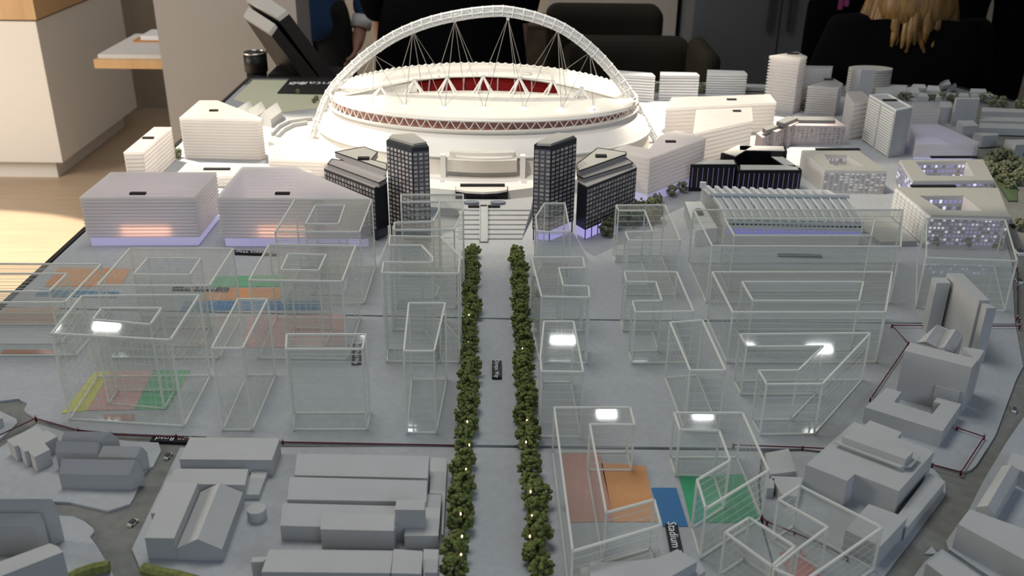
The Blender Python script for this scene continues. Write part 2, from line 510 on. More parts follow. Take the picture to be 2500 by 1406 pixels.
hA3 = HT((416, 830), (447, 1042)); hA6 = HT((698, 852), (714, 1050))
ABL = [
 ('clear acrylic block with an open slot, overhanging the table edge by the sunlit floor', [(-150, 643), (247, 645), (158, 738), (-290, 738), (-245, 711), (120, 711), (163, 668), (-185, 668)], HT((157, 738), (182, 869)), None, False),
 ('clear acrylic courtyard block over orange, blue and green plot edges', [(317, 607), (569, 607), (511, 697), (238, 697)], HT((511, 697), (533, 875)), [(360, 630), (490, 631), (463, 671), (326, 670)], True),
 ('clear acrylic courtyard block standing on the yellow, pink and green cards', [(200, 722), (486, 720), (416, 830), (126, 814)], hA3, [(248, 752), (394, 752), (367, 792), (227, 780)], True),
 ('slim clear acrylic bar block with a plain sloping-looking roof beside the yellow-card block', [(581, 730), (653, 730), (592, 850), (517, 850)], HT((592, 850), (619, 1051)), None, True),
 ('clear acrylic courtyard block with a small square opening, over the pink card', [(657, 597), (868, 600), (835, 687), (608, 684)], HT((835, 687), (845, 878)), [(704, 620), (796, 622), (778, 660), (686, 659)], True),
 ('wide clear acrylic box with widely spaced horizontal lines and a bright base strip', [(700, 816), (893, 816), (884, 852), (698, 852)], hA6, None, False),
 ('tall clear acrylic courtyard block against the frosted block with a cut corner', [(720, 487), (908, 487), (878, 566), (672, 566)], HT((878, 566), (886, 742)), [(770, 501), (842, 501), (826, 547), (746, 547)], False),
 ('clear acrylic block with a C-shaped roof in front of the dark tower by the stairs', [(979, 475), (1131, 475), (1131, 512), (1109, 561), (961, 561), (963, 543), (1057, 541), (1071, 514), (1073, 492), (979, 493)], 0.125, None, False),
 ('clear acrylic block with a C-shaped roof and one chamfered corner beside the trees', [(952, 576), (1076, 578), (1123, 625), (1119, 668), (932, 666), (937, 640), (1056, 641), (1056, 628), (1029, 599), (950, 599)], HT((1119, 668), (1117, 886)), None, False),
 ('slim clear acrylic bar block beside the trees facing the street sign', [(998, 740), (1087, 740), (1060, 857), (986, 857)], HT((1060, 857), (1058, 1058)), None, False),
 ('small clear acrylic tower with a pointed five-sided roof at the foot of the dark tower', [(1330, 496), (1379, 496), (1392, 566), (1312, 566), (1308, 529)], 0.105, None, False),
 ('clear acrylic block with a notch cut into one long side beside the trees', [(1297, 628), (1423, 628), (1427, 654), (1364, 654), (1375, 697), (1436, 699), (1439, 726), (1322, 724)], HT((1439, 726), (1430, 888)), None, False),
 ('slim clear acrylic bar block with a narrowed far end beside the trees', [(1328, 785), (1400, 785), (1424, 908), (1322, 907), (1319, 873)], HT((1424, 908), (1414, 1068)), None, False),
 ('long clear acrylic angled block over the terracotta and orange cards', [(1353, 995), (1538, 995), (1549, 1037), (1440, 1036), (1480, 1252), (1597, 1220), (1614, 1282), (1398, 1346)], HT((1549, 1037), (1541, 1150)), None, False),
 ('clear acrylic U-shaped angled block over the bright green card', [(1646, 1008), (1813, 1008), (1876, 1148), (1723, 1242), (1702, 1172), (1782, 1124), (1756, 1052), (1660, 1049)], HT((1723, 1242), (1709, 1364)), None, False),
 ('clear acrylic bar block with crossing engraved lines over the red card', [(1829, 1264), (1940, 1334), (1884, 1382), (1771, 1300)], HT((1901, 1220), (1888, 1321)), None, True),
 ('clear acrylic angled block reaching to the foot of the large stepped hall', [(1953, 1186), (2153, 1288), (1962, 1420), (1890, 1388), (1949, 1340), (2021, 1287), (1901, 1220)], HT((1901, 1220), (1888, 1321)), None, False),
 ('clear acrylic U-shaped block standing by the green wired trees', [(1504, 501), (1623, 500), (1661, 587), (1535, 587), (1527, 566), (1593, 565), (1574, 514), (1510, 514)], HT((1661, 587), (1650, 720)), None, False),
 ('clear acrylic U-shaped block full of white lamp reflections', [(1524, 663), (1652, 664), (1693, 760), (1551, 762), (1544, 735), (1616, 734), (1601, 688), (1529, 688)], HT((1693, 760), (1682, 886)), None, False),
 ('slim clear acrylic bar block between the lamp-reflecting block and the green card block', [(1636, 787), (1715, 782), (1771, 904), (1685, 904)], HT((1771, 904), (1759, 1050)), None, False),
 ('very wide clear acrylic courtyard block right in front of the ribbed arena', [(1693, 512), (2205, 512), (2199, 602), (1739, 600)], HT((1739, 600), (1726, 740)), [(1770, 534), (2136, 534), (2127, 575), (1793, 575)], False),
 ('very wide clear acrylic courtyard block second in line from the ribbed arena', [(1739, 664), (2178, 664), (2162, 762), (1789, 762)], HT((1789, 762), (1775, 886)), [(1812, 688), (2108, 688), (2097, 734), (1838, 734)], False),
 ('clear acrylic block with a C-shaped roof and a long diagonal side', [(1807, 816), (2125, 813), (2008, 937), (1872, 938), (1852, 904), (1949, 904), (2010, 845), (1823, 846)], HT((1872, 938), (1856, 1062)), None, False),
 ('clear acrylic block in front of the white facade with purple-lit windows', [(2262, 533), (2454, 537), (2483, 637), (2261, 629)], HT((2483, 637), (2459, 760)), None, False),
]
for lab, roof, H, hole, grid in ABL:
    ablock(lab, roof, H, hole, grid)
    print('ABLOCK %.4f %s' % (H, lab[:60]))

# ------------------------------------------------------------------ solid grey massing blocks
def gblock(label, parts, m=None, name='massing_block', cat='model block', extra=None):
    """parts: list of (part name, roof pixels, z0, z1)"""
    m = m or M_block
    c = centroid([P(u, v, parts[0][3]) for u, v in parts[0][1]])
    t = thing(name, label, cat, c)
    for nm, roof, z0, z1 in parts:
        mesh_obj(nm, *prism([P(u, v, z1) for u, v in roof], z0, z1), m, t)
    if extra: extra(t)
    return t

def gable(eL, eR, rL, rR, h1, h2, z0=0.0, back=1.0):
    """gabled volume: near eave line eL-eR at h1, ridge rL-rR at h2, far side mirrored"""
    E = [P(*eL, h1), P(*eR, h1)]; R = [P(*rL, h2), P(*rR, h2)]
    B = [Vector((2 * r.x - e.x, 2 * r.y - e.y, e.z)) if back == 1 else Vector((r.x + (r.x - e.x) * back, r.y + (r.y - e.y) * back, e.z)) for e, r in zip(E, R)]
    low = lambda p: Vector((p.x, p.y, G0 + z0))
    V = [low(E[0]), low(E[1]), E[0], E[1], R[0], R[1], B[0], B[1], low(B[0]), low(B[1])]
    F = [(0, 1, 3, 2), (2, 3, 5, 4), (4, 5, 7, 6), (6, 7, 9, 8), (0, 8, 9, 1), (0, 2, 4, 6, 8), (1, 9, 7, 5, 3)]
    return V, F

h = HT((84, 1116), (90, 1152))
gblock('grey block with stepped zigzag sides beside the red cord', [('body', [(17, 1074), (90, 1039), (105, 1054), (115, 1050), (140, 1065), (109, 1082), (122, 1097), (84, 1116), (68, 1100), (59, 1103), (44, 1087), (35, 1090)], 0, h)])
SHEDS = [
 ('grey pitched shed furthest back in the huddle of sheds', (149, 1076), (241, 1078), (157, 1052), (269, 1055), .022, .032),
 ('grey pitched shed in the middle of the huddle with a dark gable', (135, 1104), (236, 1107), (138, 1076), (240, 1079), .022, .034),
 ('short grey pitched shed at the road end of the huddle', (238, 1115), (331, 1117), (252, 1088), (346, 1090), .020, .030),
 ('long brownish pitched shed in front of the huddle', (143, 1157), (314, 1160), (151, 1120), (331, 1123), HT((143, 1157), (152, 1193)), HT((143, 1157), (152, 1193)) + .014),
]
for lab, a, b, c_, d_, h1, h2 in SHEDS:
    t = thing('pitched_shed', lab, 'model block', centroid([P(*a, h1), P(*b, h1), P(*c_, h2), P(*d_, h2)]))
    mesh_obj('body', *gable(a, b, c_, d_, h1, h2, back=0.55), M_blockw if 'brownish' in lab else M_block, t)
t = thing('pitched_shed', 'brown double-ridged shed on the rounded pavement beside the road', 'model block', P(40, 1290))
mesh_obj('body', *gable((-60, 1250), (109, 1250), (-60, 1218), (127, 1218), .040, .052, back=0.3), M_blockw, t)
mesh_obj('front_bay', *gable((-60, 1283), (84, 1286), (-60, 1253), (97, 1253), .036, .048, back=0.25), M_blockw, t)
mesh_obj('low_annex', *prism([P(u, v, .024) for u, v in [(-60, 1296), (63, 1296), (62, 1303), (-60, 1303)]], 0, .024), M_blockw, t)
gblock('long brown flat block lying at an angle by the green hedge', [('body', [(-40, 1385), (122, 1326), (140, 1333), (154, 1347), (-20, 1415)], 0, .045)], M_blockw)

h = HT((664, 1123), (667, 1161))
gblock('wide flat grey block beside the upside-down street sign', [('body', [(464, 1067), (683, 1070), (664, 1123), (438, 1121)], 0, h)])
gblock('low flat block between the wide flat block and the gabled hall', [('body', [(428, 1144), (606, 1145), (598, 1184), (400, 1180)], 0, .018), ('annex', [(616, 1149), (654, 1149), (632, 1207), (593, 1207)], 0, HT((632, 1207), (633, 1220)))], M_block2)
h = HT((353, 1313), (364, 1365))
t = gblock('large grey hall with a flat half and a gabled half', [('flat_wing', [(404, 1176), (484, 1177), (425, 1314), (353, 1313), (379, 1253), (368, 1252)], 0, h)])
hv = h - .012
lf, lb, rf, rb2 = P(430, 1339, hv), P(489, 1201, hv), P(542, 1341, hv), P(593, 1202, hv)
kf, kb = P(482, 1316, h), P(537, 1179, h)
lo = lambda p: Vector((p.x, p.y, G0))
V = [lo(lf), lf, kf, rf, lo(rf), lo(lb), lb, kb, rb2, lo(rb2)]
F = [(0, 1, 2, 3, 4), (9, 8, 7, 6, 5), (1, 6, 7, 2), (2, 7, 8, 3), (3, 8, 9, 4), (0, 5, 6, 1), (0, 4, 9, 5)]
mesh_obj('gabled_wing', V, F, M_block, t)
# drum
hd = HT((604, 1250), (606, 1272)); pc = P(626, 1242, hd); rr = (P(649, 1242, hd) - pc).length
ring = [Vector((pc.x + rr * math.cos(a * math.pi / 20), pc.y + rr * math.sin(a * math.pi / 20), 0)) for a in range(40)]
t = thing('storage_drum', 'small round grey drum standing alone by the gabled hall', 'model block', (pc.x, pc.y, G0))
mesh_obj('body', *prism(ring, 0, hd), M_block2, t)
mesh_obj('lid', *prism([Vector((pc.x + (q.x - pc.x) * .96, pc.y + (q.y - pc.y) * .96, 0)) for q in ring], hd, hd + .0006), M_block, t)

t = thing('shed_row', 'pale factory shed row with three parallel sloping roofs', 'model block', P(880, 1220))
hb = HT((684, 1283), (687, 1318))
mesh_obj('roof_bay', *gable((719, 1160), (1044, 1167), (725, 1107), (1048, 1113), .022, .030, back=0.12), M_block2, t)
mesh_obj('roof_bay', *gable((701, 1219), (1041, 1225), (708, 1164), (1043, 1173), .022, .030, back=0.12), M_block2, t)
mesh_obj('roof_bay', *gable((684, 1283), (966, 1291), (691, 1228), (967, 1235), hb, hb + .008, back=0.12), M_block2, t)
h = HT((962, 1296), (963, 1341))
gblock('plain pale box pushed against the front of the shed row', [('body', [(786, 1245), (964, 1243), (962, 1296), (782, 1292)], 0, h)], M_block2)
h2 = HT((1070, 1308), (1071, 1340))
gblock('pale block with a raised box on its back corner beside the shed row', [('body', [(999, 1204), (1078, 1207), (1070, 1308), (987, 1308)], 0, h2), ('raised_box', [(968, 1220), (1038, 1220), (1037, 1245), (964, 1244)], 0, h2 + .022)], M_block2)
gblock('long low slab along the tree row beside the shed row', [('body', [(1052, 1116), (1092, 1118), (1082, 1305), (1078, 1305), (1079, 1206), (1049, 1204)], 0, .008)], M_block)
gblock('beige flat-roofed bar block with a low end lug', [('body', [(657, 1341), (960, 1344), (953, 1399), (638, 1396)], 0, .040), ('end_lug', [(616, 1360), (653, 1359), (643, 1371), (613, 1372)], 0, .036), ('roof_step', [(961, 1340), (1032, 1345), (1028, 1401), (955, 1399)], 0, .043), ('side_slab', [(1034, 1340), (1071, 1341), (1068, 1398), (1036, 1398)], 0, .034)], M_block)
gblock('pale block with a concave curved side and a lower step', [('body', [(1440, 1373), (1492, 1371), (1540, 1369), (1574, 1366), (1600, 1362), (1622, 1355), (1654, 1340), (1702, 1371), (1630, 1412), (1590, 1450), (1440, 1450)], 0, .042), ('step', [(1660, 1396), (1704, 1372), (1723, 1393), (1660, 1440), (1600, 1450)], 0, .030), ('end_step', [(1418, 1385), (1438, 1383), (1438, 1450), (1418, 1450)], 0, .034)], M_block2)
h = HT((2195, 1199), (2184, 1262))
def hall_extra(t):
    zb = h + .014
    a, b, c_, d_ = P(2057, 1066, zb), P(2211, 1121, zb), P(2230, 1103, zb), P(2085, 1052, zb)
    mesh_obj('raised_roof', *prism([a, b, c_, d_], h, zb), M_block, t)
    z2 = h + .006
    mesh_obj('canopy', *prism([P(u, v, z2) for u, v in [(2038, 1079), (2198, 1140), (2206, 1138), (2224, 1139), (2246, 1114), (2234, 1110), (2212, 1126), (2056, 1070)]], z2 - .0015, z2), M_block2, t)
gblock('large stepped grey hall with a canopy strip on its roof', [('body', [(1968, 1134), (2068, 1174), (2087, 1157), (2195, 1199), (2281, 1102), (2191, 1068), (2202, 1055), (2124, 1026), (2110, 1038), (2085, 1030)], 0, h),
       ('low_wing', [(2121, 1230), (2215, 1264), (2150, 1334), (2064, 1294)], 0, .024), ('side_wing', [(2270, 1155), (2308, 1175), (2212, 1292), (2188, 1262)], 0, .014)], M_block, extra=hall_extra)
gblock('low irregular grey wedge next to the green-card block', [('body', [(1868, 1106), (1925, 1095), (1944, 1150), (1880, 1158)], 0, .010), ('front_wedge', [(1882, 1162), (1961, 1165), (1945, 1212), (1908, 1207)], 0, .012), ('small_box', [(1872, 1168), (1890, 1168), (1890, 1192), (1870, 1192)], 0, .012)], M_block)
hs = HT((2435, 760), (2400, 898))
gblock('pair of tall thin grey slab towers joined side by side', [('slab', [(2312, 666), (2350, 667), (2416, 733), (2391, 733)], 0, hs), ('low_slab', [(2328, 697), (2345, 697), (2400, 760), (2385, 759)], 0, hs - .02), ('end_slab', [(2391, 734), (2413, 742), (2433, 752), (2409, 752)], 0, hs - .004), ('stair_tower', [(2275, 677), (2310, 678), (2321, 691), (2287, 691)], 0, hs - .006)], M_block)
t = thing('pitched_shed', 'grey block with a double M-shaped roof behind the big plain box', 'model block', P(2300, 880))
zr = HT((2208, 856), (2195, 965)) - .01
pts = [(P(2237, 836, zr - .006), P(2288, 792, zr - .006)), (P(2259, 834, zr + .004), P(2288, 792, zr + .004)), (P(2290, 849, zr - .006), P(2310, 806, zr - .006)), (P(2306, 847, zr + .004), P(2334, 803, zr + .004)), (P(2328, 860, zr - .006), P(2352, 819, zr - .006))]
V = [q for pr in pts for q in pr] + [lo(pts[0][0]), lo(pts[0][1]), lo(pts[4][0]), lo(pts[4][1])]
F = [(0, 1, 3, 2), (2, 3, 5, 4), (4, 5, 7, 6), (6, 7, 9, 8), (0, 10, 11, 1), (8, 9, 13, 12), (10, 0, 2, 4, 6, 8, 12), (11, 13, 9, 7, 5, 3, 1), (10, 12, 13, 11)]
mesh_obj('body', V, F, M_block, t)
h = HT((2373, 897), (2345, 1014))
gblock('big plain grey box with a small box stuck on its front', [('body', [(2223, 836), (2388, 877), (2373, 897), (2208, 856)], 0, h), ('side_wing', [(2352, 846), (2403, 855), (2387, 883), (2378, 876)], 0, h - .004), ('front_box', [(2297, 927), (2354, 940), (2343, 957), (2284, 942)], 0, h - .035)], M_block)
h = HT((2112, 994), (2104, 1031))
gblock('grey U-shaped block with notched ends below the big plain box', [('body', [(2165, 946), (2201, 957), (2183, 981), (2276, 1010), (2297, 985), (2279, 981), (2288, 970), (2347, 986), (2301, 1053), (2112, 994)], 0, h)], M_block)
t = thing('pitched_shed', 'pinkish gabled bar block along the road kerb', 'model block', P(2430, 1210))
M_pink = M_block
lf, lb, rf, rb2, kf, kb = P(2384, 1238, .022), P(2447, 1137, .022), P(2428, 1256, .022), P(2490, 1150, .022), P(2411, 1235, .030), P(2470, 1134, .030)
mesh_obj('body', [lo(lf), lf, kf, rf, lo(rf), lo(lb), lb, kb, rb2, lo(rb2)], [(0, 1, 2, 3, 4), (9, 8, 7, 6, 5), (1, 6, 7, 2), (2, 7, 8, 3), (3, 8, 9, 4), (0, 5, 6, 1), (0, 4, 9, 5)], M_pink, t)
gblock('large pinkish block with a sloping-looking roof at the road bend', [('body', [(2368, 1243), (2520, 1298), (2600, 1420), (2339, 1279)], 0, HT((2339, 1279), (2323, 1337)))], M_pink)
gblock('pinkish low block behind the gabled kerb block', [('body', [(2470, 1105), (2560, 1128), (2550, 1178), (2487, 1146), (2466, 1136), (2458, 1134)], 0, .02)], M_pink)
gblock('low flat grey block at the road fork near the traffic island', [('body', [(2302, 1351), (2400, 1412), (2360, 1450), (2261, 1374)], 0, .022)], M_block)
gblock('bluish pavement kiosk block cut off beside the red cord', [('body', [(-40, 1005), (2, 1013), (6, 1020), (-40, 1040)], 0, .012)], M_block2)

# red boundary cord on pins
def cord(label, pl, z=.004):
    pts = [P(u, v, z) for u, v in pl]
    t = thing('boundary_cord', label, 'cord', (pts[0].x, pts[0].y, G0))
    mesh_obj('cord', *tube(pts, .0008, 6), M_cord, t)
    for p in pts:
        mesh_obj('pin', *tube([(p.x, p.y, G0 - .001), (p.x, p.y, G0 + z + .002)], .0013, 6), M_cord, t)
        mesh_obj('pin_head', *tube([(p.x, p.y, G0 + z + .002), (p.x, p.y, G0 + z + .0035)], .0012, 6), M_pin, t)
cord('red cord on pins rounding the corner beside the zigzag block', [(-40, 1080), (87, 1021), (190, 1050)])
cord('red and blue cord along the board edge behind the pitched sheds', [(190, 1050), (270, 1060), (430, 1066), (465, 1072)], .002)
cord('red cord along the board edge between the wide flat block and the trees', [(690, 1079), (1112, 1087)], .002)
cord('red cord on pins from the green-card block to the stepped hall', [(1791, 1086), (1960, 1092), (2020, 1095)])
cord('red cord kinking round the foot of the slab towers', [(2125, 974), (2218, 838), (2178, 794), (2490, 796), (2490, 780)])
cord('red cord running down the road edge beside the far clear block', [(2484, 655), (2485, 700), (2484, 775)])
cord('red cord closing the corner below the U-shaped block', [(2276, 1134), (2347, 1152), (2403, 1066), (2337, 1044)])
cord('red cord looping beneath the crossing clear blocks', [(1860, 1262), (1873, 1274), (1940, 1300), (2010, 1330), (2070, 1362)])

# hedges at the front
for lab, pl in (('curved olive hedge strip at the foot of the rounded pavement', [(150, 1425), (190, 1402), (225, 1390), (268, 1382)]), ('curved olive hedge strip at the corner below the gabled hall', [(350, 1388), (385, 1398), (430, 1406), (480, 1420)])):
    pts = [P(u, v, .006) for u, v in pl]
    V, F = tube(pts, .006, 8)
    tag(mesh_obj('hedge_strip', V, F, mat('hedge_flock', (0.19, 0.21, 0.06), 0.9, 0.3, 200, bump=0.6)), lab, 'hedge')

# cars
def car(label, u, v, ang, col=(0.6, 0.6, 0.58), z=-.003, L=.0115, group=None):
    p = P(u, v, z); t = thing('toy_car', label, 'toy car', p, group)
    m = mat('car_%02d%02d' % (int(col[0] * 99), int(col[2] * 99)), col, 0.35)
    mesh_obj('body', *boxv((p.x, p.y, p.z + .0005), L, L * .45, L * .22, ang), m, t)
    mesh_obj('cabin', *boxv((p.x, p.y, p.z + .0005 + L * .22), L * .5, L * .4, L * .18, ang), mat('car_glass', (0.08, 0.08, 0.09), 0.2), t)
    for sx in (-.3, .3):
        for sy in (-.22, .22):
            x, y = sx * L, sy * L
            c = Vector((p.x + x * math.cos(ang) - y * math.sin(ang), p.y + x * math.sin(ang) + y * math.cos(ang), p.z + .0011))
            ax = Vector((-math.sin(ang), math.cos(ang), 0)) * .0004
            mesh_obj('wheel', *tube([c - ax, c + ax], .0011, 8), M_black, t)
car('tiny pale toy car on the road beside the wide flat block', 411, 1117, 1.35)
car('tiny beige toy car on the road beside the gabled hall', 325, 1280, 1.15, (0.62, 0.57, 0.48))
car('tiny white toy car on the curved road past the U-shaped block', 2475, 1004, 1.1, (0.8, 0.8, 0.8))
car('tiny white toy van on the road beside the far clear block', 2487, 690, 1.5, (0.7, 0.72, 0.72), L=.016)
car('tiny white toy car next to the black road sign', 2484, 540, 1.5, (0.75, 0.75, 0.75))
car('tiny white toy bus on the road by the purple-lit facade', 2488, 620, 1.5, (0.75, 0.75, 0.75), L=.02)

# ------------------------------------------------------------------ black name signs
def sign(label, text, c, e, length, width, z=0.0, thick=.004, tsize=None, flip=False):
    """c: pixel of the centre, e: pixel towards which the text runs"""
    p = P(c[0], c[1], z); q = P(e[0], e[1], z)
    d = (q - p); d.z = 0; d.normalize()
    t = thing('name_sign', label, 'sign', p)
    mesh_obj('plaque', *boxv(p, length, width, thick, math.atan2(d.y, d.x)), M_black, t)
    if text:
        text_mesh('lettering', text, M_ink, t, (p.x, p.y, p.z + thick + .0003), d, tsize or width * .82)
    return t
sign('black plaque reading Olympic Way lying on the avenue', 'Olympic Way', (1213, 906), (1213, 940), .043, .0125, tsize=.0085)
sign('black plaque reading Stadium half under the curved pale block', 'Stadium Way', (1648, 1335), (1655, 1370), .062, .0125, tsize=.0125)
sign('black upside-down plaque reading Road beside the wide flat block', 'Fulton Road', (436, 1078), (380, 1076), .062, .0125, z=-.003, tsize=.0108)
sign('black plaque seen through the clear box with a bright base strip', 'Rutherford Way', (872, 868), (869, 910), .052, .0125, tsize=.009)
sign('black upside-down plaque reading Way in front of the frosted block with a cut corner', 'Engineers Way', (625, 621), (560, 619), .075, .012, tsize=.011)
sign('black upside-down plaque lying under the clear courtyard block', 'Empire Way', (490, 709), (430, 707), .085, .010, tsize=.010)
sign('long thin black plaque seen through the wide courtyard block at the arena', '', (1952, 627), (2000, 628), .072, .008)

# ------------------------------------------------------------------ avenue trees
def tree_mesh(name, seed, n=80, rx=1.0, rz=0.8, size=0.27):
    rnd = random.Random(seed)
    V, F = [], []
    ico = bmesh.new(); bmesh.ops.create_icosphere(ico, subdivisions=1, radius=1.0)
    iv = [v.co.copy() for v in ico.verts]; fi = [tuple(v.index for v in f.verts) for f in ico.faces]; ico.free()
    for k in range(n):
        a = rnd.uniform(0, 6.283); zz = rnd.uniform(-1, 1); r = (1 - zz * zz) ** .5 * rnd.uniform(.55, 1)
        c = Vector((math.cos(a) * r * rx, math.sin(a) * r * rx, zz * rz))
        s = size * rnd.uniform(.5, 1.05)
        o = len(V)
        for v in iv:
            V.append(c + v * s * rnd.uniform(.65, 1.25))
        F += [tuple(i + o for i in f) for f in fi]
    me = bpy.data.meshes.new(name); me.from_pydata(V, [], F)
    return me
M_leaf = mat('leaf_foam', (0.135, 0.165, 0.045), 0.9, 0.6, 4.0)
M_leaf2 = mat('leaf_foam_dull', (0.17, 0.18, 0.10), 0.9, 0.5, 3.0)
M_bark = mat('tree_wire', (0.14, 0.12, 0.09), 0.8)
TM = [tree_mesh('crown', s) for s in range(6)]
for me in TM: me.materials.append(M_leaf)
TM2 = [tree_mesh('crown', 20 + s, 40, 1, .9, .38) for s in range(4)]
for me in TM2: me.materials.append(M_leaf2)
trunk_me = bpy.data.meshes.new('trunk')
_V, _F = tube([(0, 0, 0), (0, 0, 1)], .09, 6, radii=[.11, .07]); trunk_me.from_pydata(_V, [], _F); trunk_me.materials.append(M_bark)
def tree(label, p, r, group, dull=False, trunk=1.2, zr=1.0):
    t = thing('model_tree', label, 'tree', p, group)
    o = bpy.data.objects.new('crown', random.choice(TM2 if dull else TM)); COL.objects.link(o); o.parent = t
    o.location = (0, 0, r * trunk); o.scale = (r, r, r * zr); o.rotation_euler = (0, 0, random.uniform(0, 6.28))
    s = bpy.data.objects.new('trunk', trunk_me); COL.objects.link(s); s.parent = t
    s.scale = (r * .8, r * .8, r * trunk)
    return t
LEFT = [(1113, 1400), (1122, 1280), (1130, 1170), (1135, 1080), (1140, 1000), (1143, 900), (1147, 800), (1150, 740), (1152, 690), (1154, 640), (1149, 606)]
RIGHT = [(1316, 1400), (1303, 1260), (1296, 1170), (1289, 1080), (1285, 1000), (1280, 900), (1272, 800), (1268, 740), (1268, 690), (1265, 640), (1260, 608)]
def along(pl, step):
    pts = [P(u, v + 10) for u, v in pl]
    out, acc = [pts[0].copy()], 0.0
    for a, b in zip(pts, pts[1:]):
        L = (b - a).length; s = step - acc
        while s <= L:
            out.append(a + (b - a) * (s / L)); s += step
        acc = L - (s - step)
    return out
for row, lab in ((LEFT, 'small green model tree in the avenue row beside the shed row and slim blocks'), (RIGHT, 'small green model tree in the avenue row beside the terracotta card')):
    for i, p in enumerate(along(row, .0225)):
        p = p + Vector((random.uniform(-.004, .004), random.uniform(-.003, .003), 0))
        tree(lab, p, random.uniform(.0105, .0150), lab.replace('small green model tree in the', 'trees of the'), trunk=1.0)
M_bead = glow('lamp_bead_glow', (1.0, 0.66, 0.38), 6.0)
for u, v in [(1126, 1375), (1128, 1330), (1125, 1275), (1138, 1165), (1146, 1105), (1143, 853), (1141, 1048), (1145, 785), (1290, 1070), (1284, 1098), (1295, 1220), (1298, 1280), (1275, 868), (1286, 1045), (1293, 1330)]:
    p = P(u, v, .012)
    t = thing('path_lamp', 'tiny glowing lamp bead standing among the avenue trees', 'lamp', (p.x, p.y, G0), 'lamp beads among the avenue trees')
    mesh_obj('post', *tube([(p.x, p.y, G0), (p.x, p.y, G0 + .021)], .0005, 5), M_pin, t)
    mesh_obj('bead', *tube([(p.x, p.y, G0 + .021), (p.x, p.y, G0 + .0225), (p.x, p.y, G0 + .024)], .001, 6, radii=[.0004, .0009, .0004]), M_bead, t)

# ------------------------------------------------------------------ stadium
M_shell = mat('stadium_white', (0.84, 0.82, 0.78), 0.5, 0.02, 30)
M_fac = mat('stadium_facade', (0.66, 0.62, 0.56), 0.45, 0.05, 40)
M_roofw = mat('stadium_roof', (0.80, 0.77, 0.70), 0.5, 0.02, 25)
M_backroof = M_roofw
M_salmon = mat('stand_salmon', (0.55, 0.26, 0.20), 0.6)
M_red = mat('seats_red', (0.13, 0.005, 0.005), 0.8, 0.15, 400, spec=0.05)
M_aisle = mat('aisle_grey', (0.30, 0.20, 0.22), 0.6)
M_under = M_roofw
M_archt = acrylic('arch_acrylic', 0.45, tint=(0.96, 0.97, 1.0), gloss=1.0)
M_archr = mat('arch_ring', (0.85, 0.85, 0.84), 0.3)
M_cable = mat('cable_grey', (0.32, 0.30, 0.27), 0.5)
CX, CY = -0.064, 2.080
st = thing('stadium_model', 'white stadium model with a lattice arch, red seats and a grey stairway', 'stadium model', (CX, CY, G0))
def el(th, a, b, z): return Vector((CX + a * math.cos(th), CY + b * math.sin(th), G0 + z))
NT = 96
TH = [2 * math.pi * i / NT for i in range(NT)]
def loft(rings, closed=True):
    V, F = [], []
    n = len(rings[0])
    for r in rings: V += [Vector(p) for p in r]
    for k in range(len(rings) - 1):
        for i in range(n if closed else n - 1):
            j = (i + 1) % n
            F.append((k * n + i, k * n + j, (k + 1) * n + j, (k + 1) * n + i))
    return V, F
def solid(o, t, off=-1):
    md = o.modifiers.new('solid', 'SOLIDIFY'); md.thickness = t; md.offset = off
    return o
ZC = .024                                                            # concourse level
zrim = lambda th: .124 + .020 * max(0.0, math.sin(th)) - .006 * max(0.0, math.cos(th))
mesh_obj('facade', *loft([[el(t, .360, .245, ZC) for t in TH], [el(t, .354, .230, .058) for t in TH]]), M_fac, st, True)
mesh_obj('upper_facade', *loft([[el(t, .356, .232, .058) for t in TH], [el(t, .346, .219, .082) for t in TH], [el(t, .322, .203, .096) for t in TH]]), M_shell, st, True)
mesh_obj('facade_ledge', *loft([[el(t, .358, .236, .056) for t in TH], [el(t, .360, .239, .059) for t in TH], [el(t, .352, .228, .060) for t in TH]]), M_shell, st, True)
mesh_obj('roof_underside', *loft([[el(t, .318, .200, .094) for t in TH], [el(t, .330, .209, .101) for t in TH]]), M_under, st, True)
mesh_obj('rim_gutter', *loft([[el(t, .330, .209, .101) for t in TH], [el(t, .333, .212, .104) for t in TH], [el(t, .326, .206, .106) for t in TH]]), M_backroof, st, True)
mesh_obj('rim_recess', *loft([[el(t, .318, .199, .104) for t in TH], [el(t, .316, .197, zrim(t) - .002) for t in TH]]), M_salmon, st, True)
mesh_obj('rim_top', *tube([el(t, .327, .207, zrim(t)) for t in TH], .0026, 8, closed=True), M_shell, st, True)
NS = 84
for i in range(NS):
    t0, t1 = 2 * math.pi * i / NS, 2 * math.pi * (i + 1) / NS; tm = (t0 + t1) / 2
    if math.sin(tm) > .45: continue
    V, F = join(bar(el(t0, .327, .207, .105), el(tm, .327, .207, zrim(tm)), .0016), bar(el(tm, .327, .207, zrim(tm)), el(t1, .327, .207, .105), .0016))
    mesh_obj('rim_strut', V, F, M_shell, st)
for i in range(60):
    t = math.pi * (i + .5) / 60
    p = el(t, .327, .207, zrim(t) + .002)
    mesh_obj('rim_scallop', *tube([p - Vector((.0045, 0, 0)), p, p + Vector((.0045, 0, 0))], .003, 6, radii=[.0012, .0032, .0012]), M_shell, st, True)
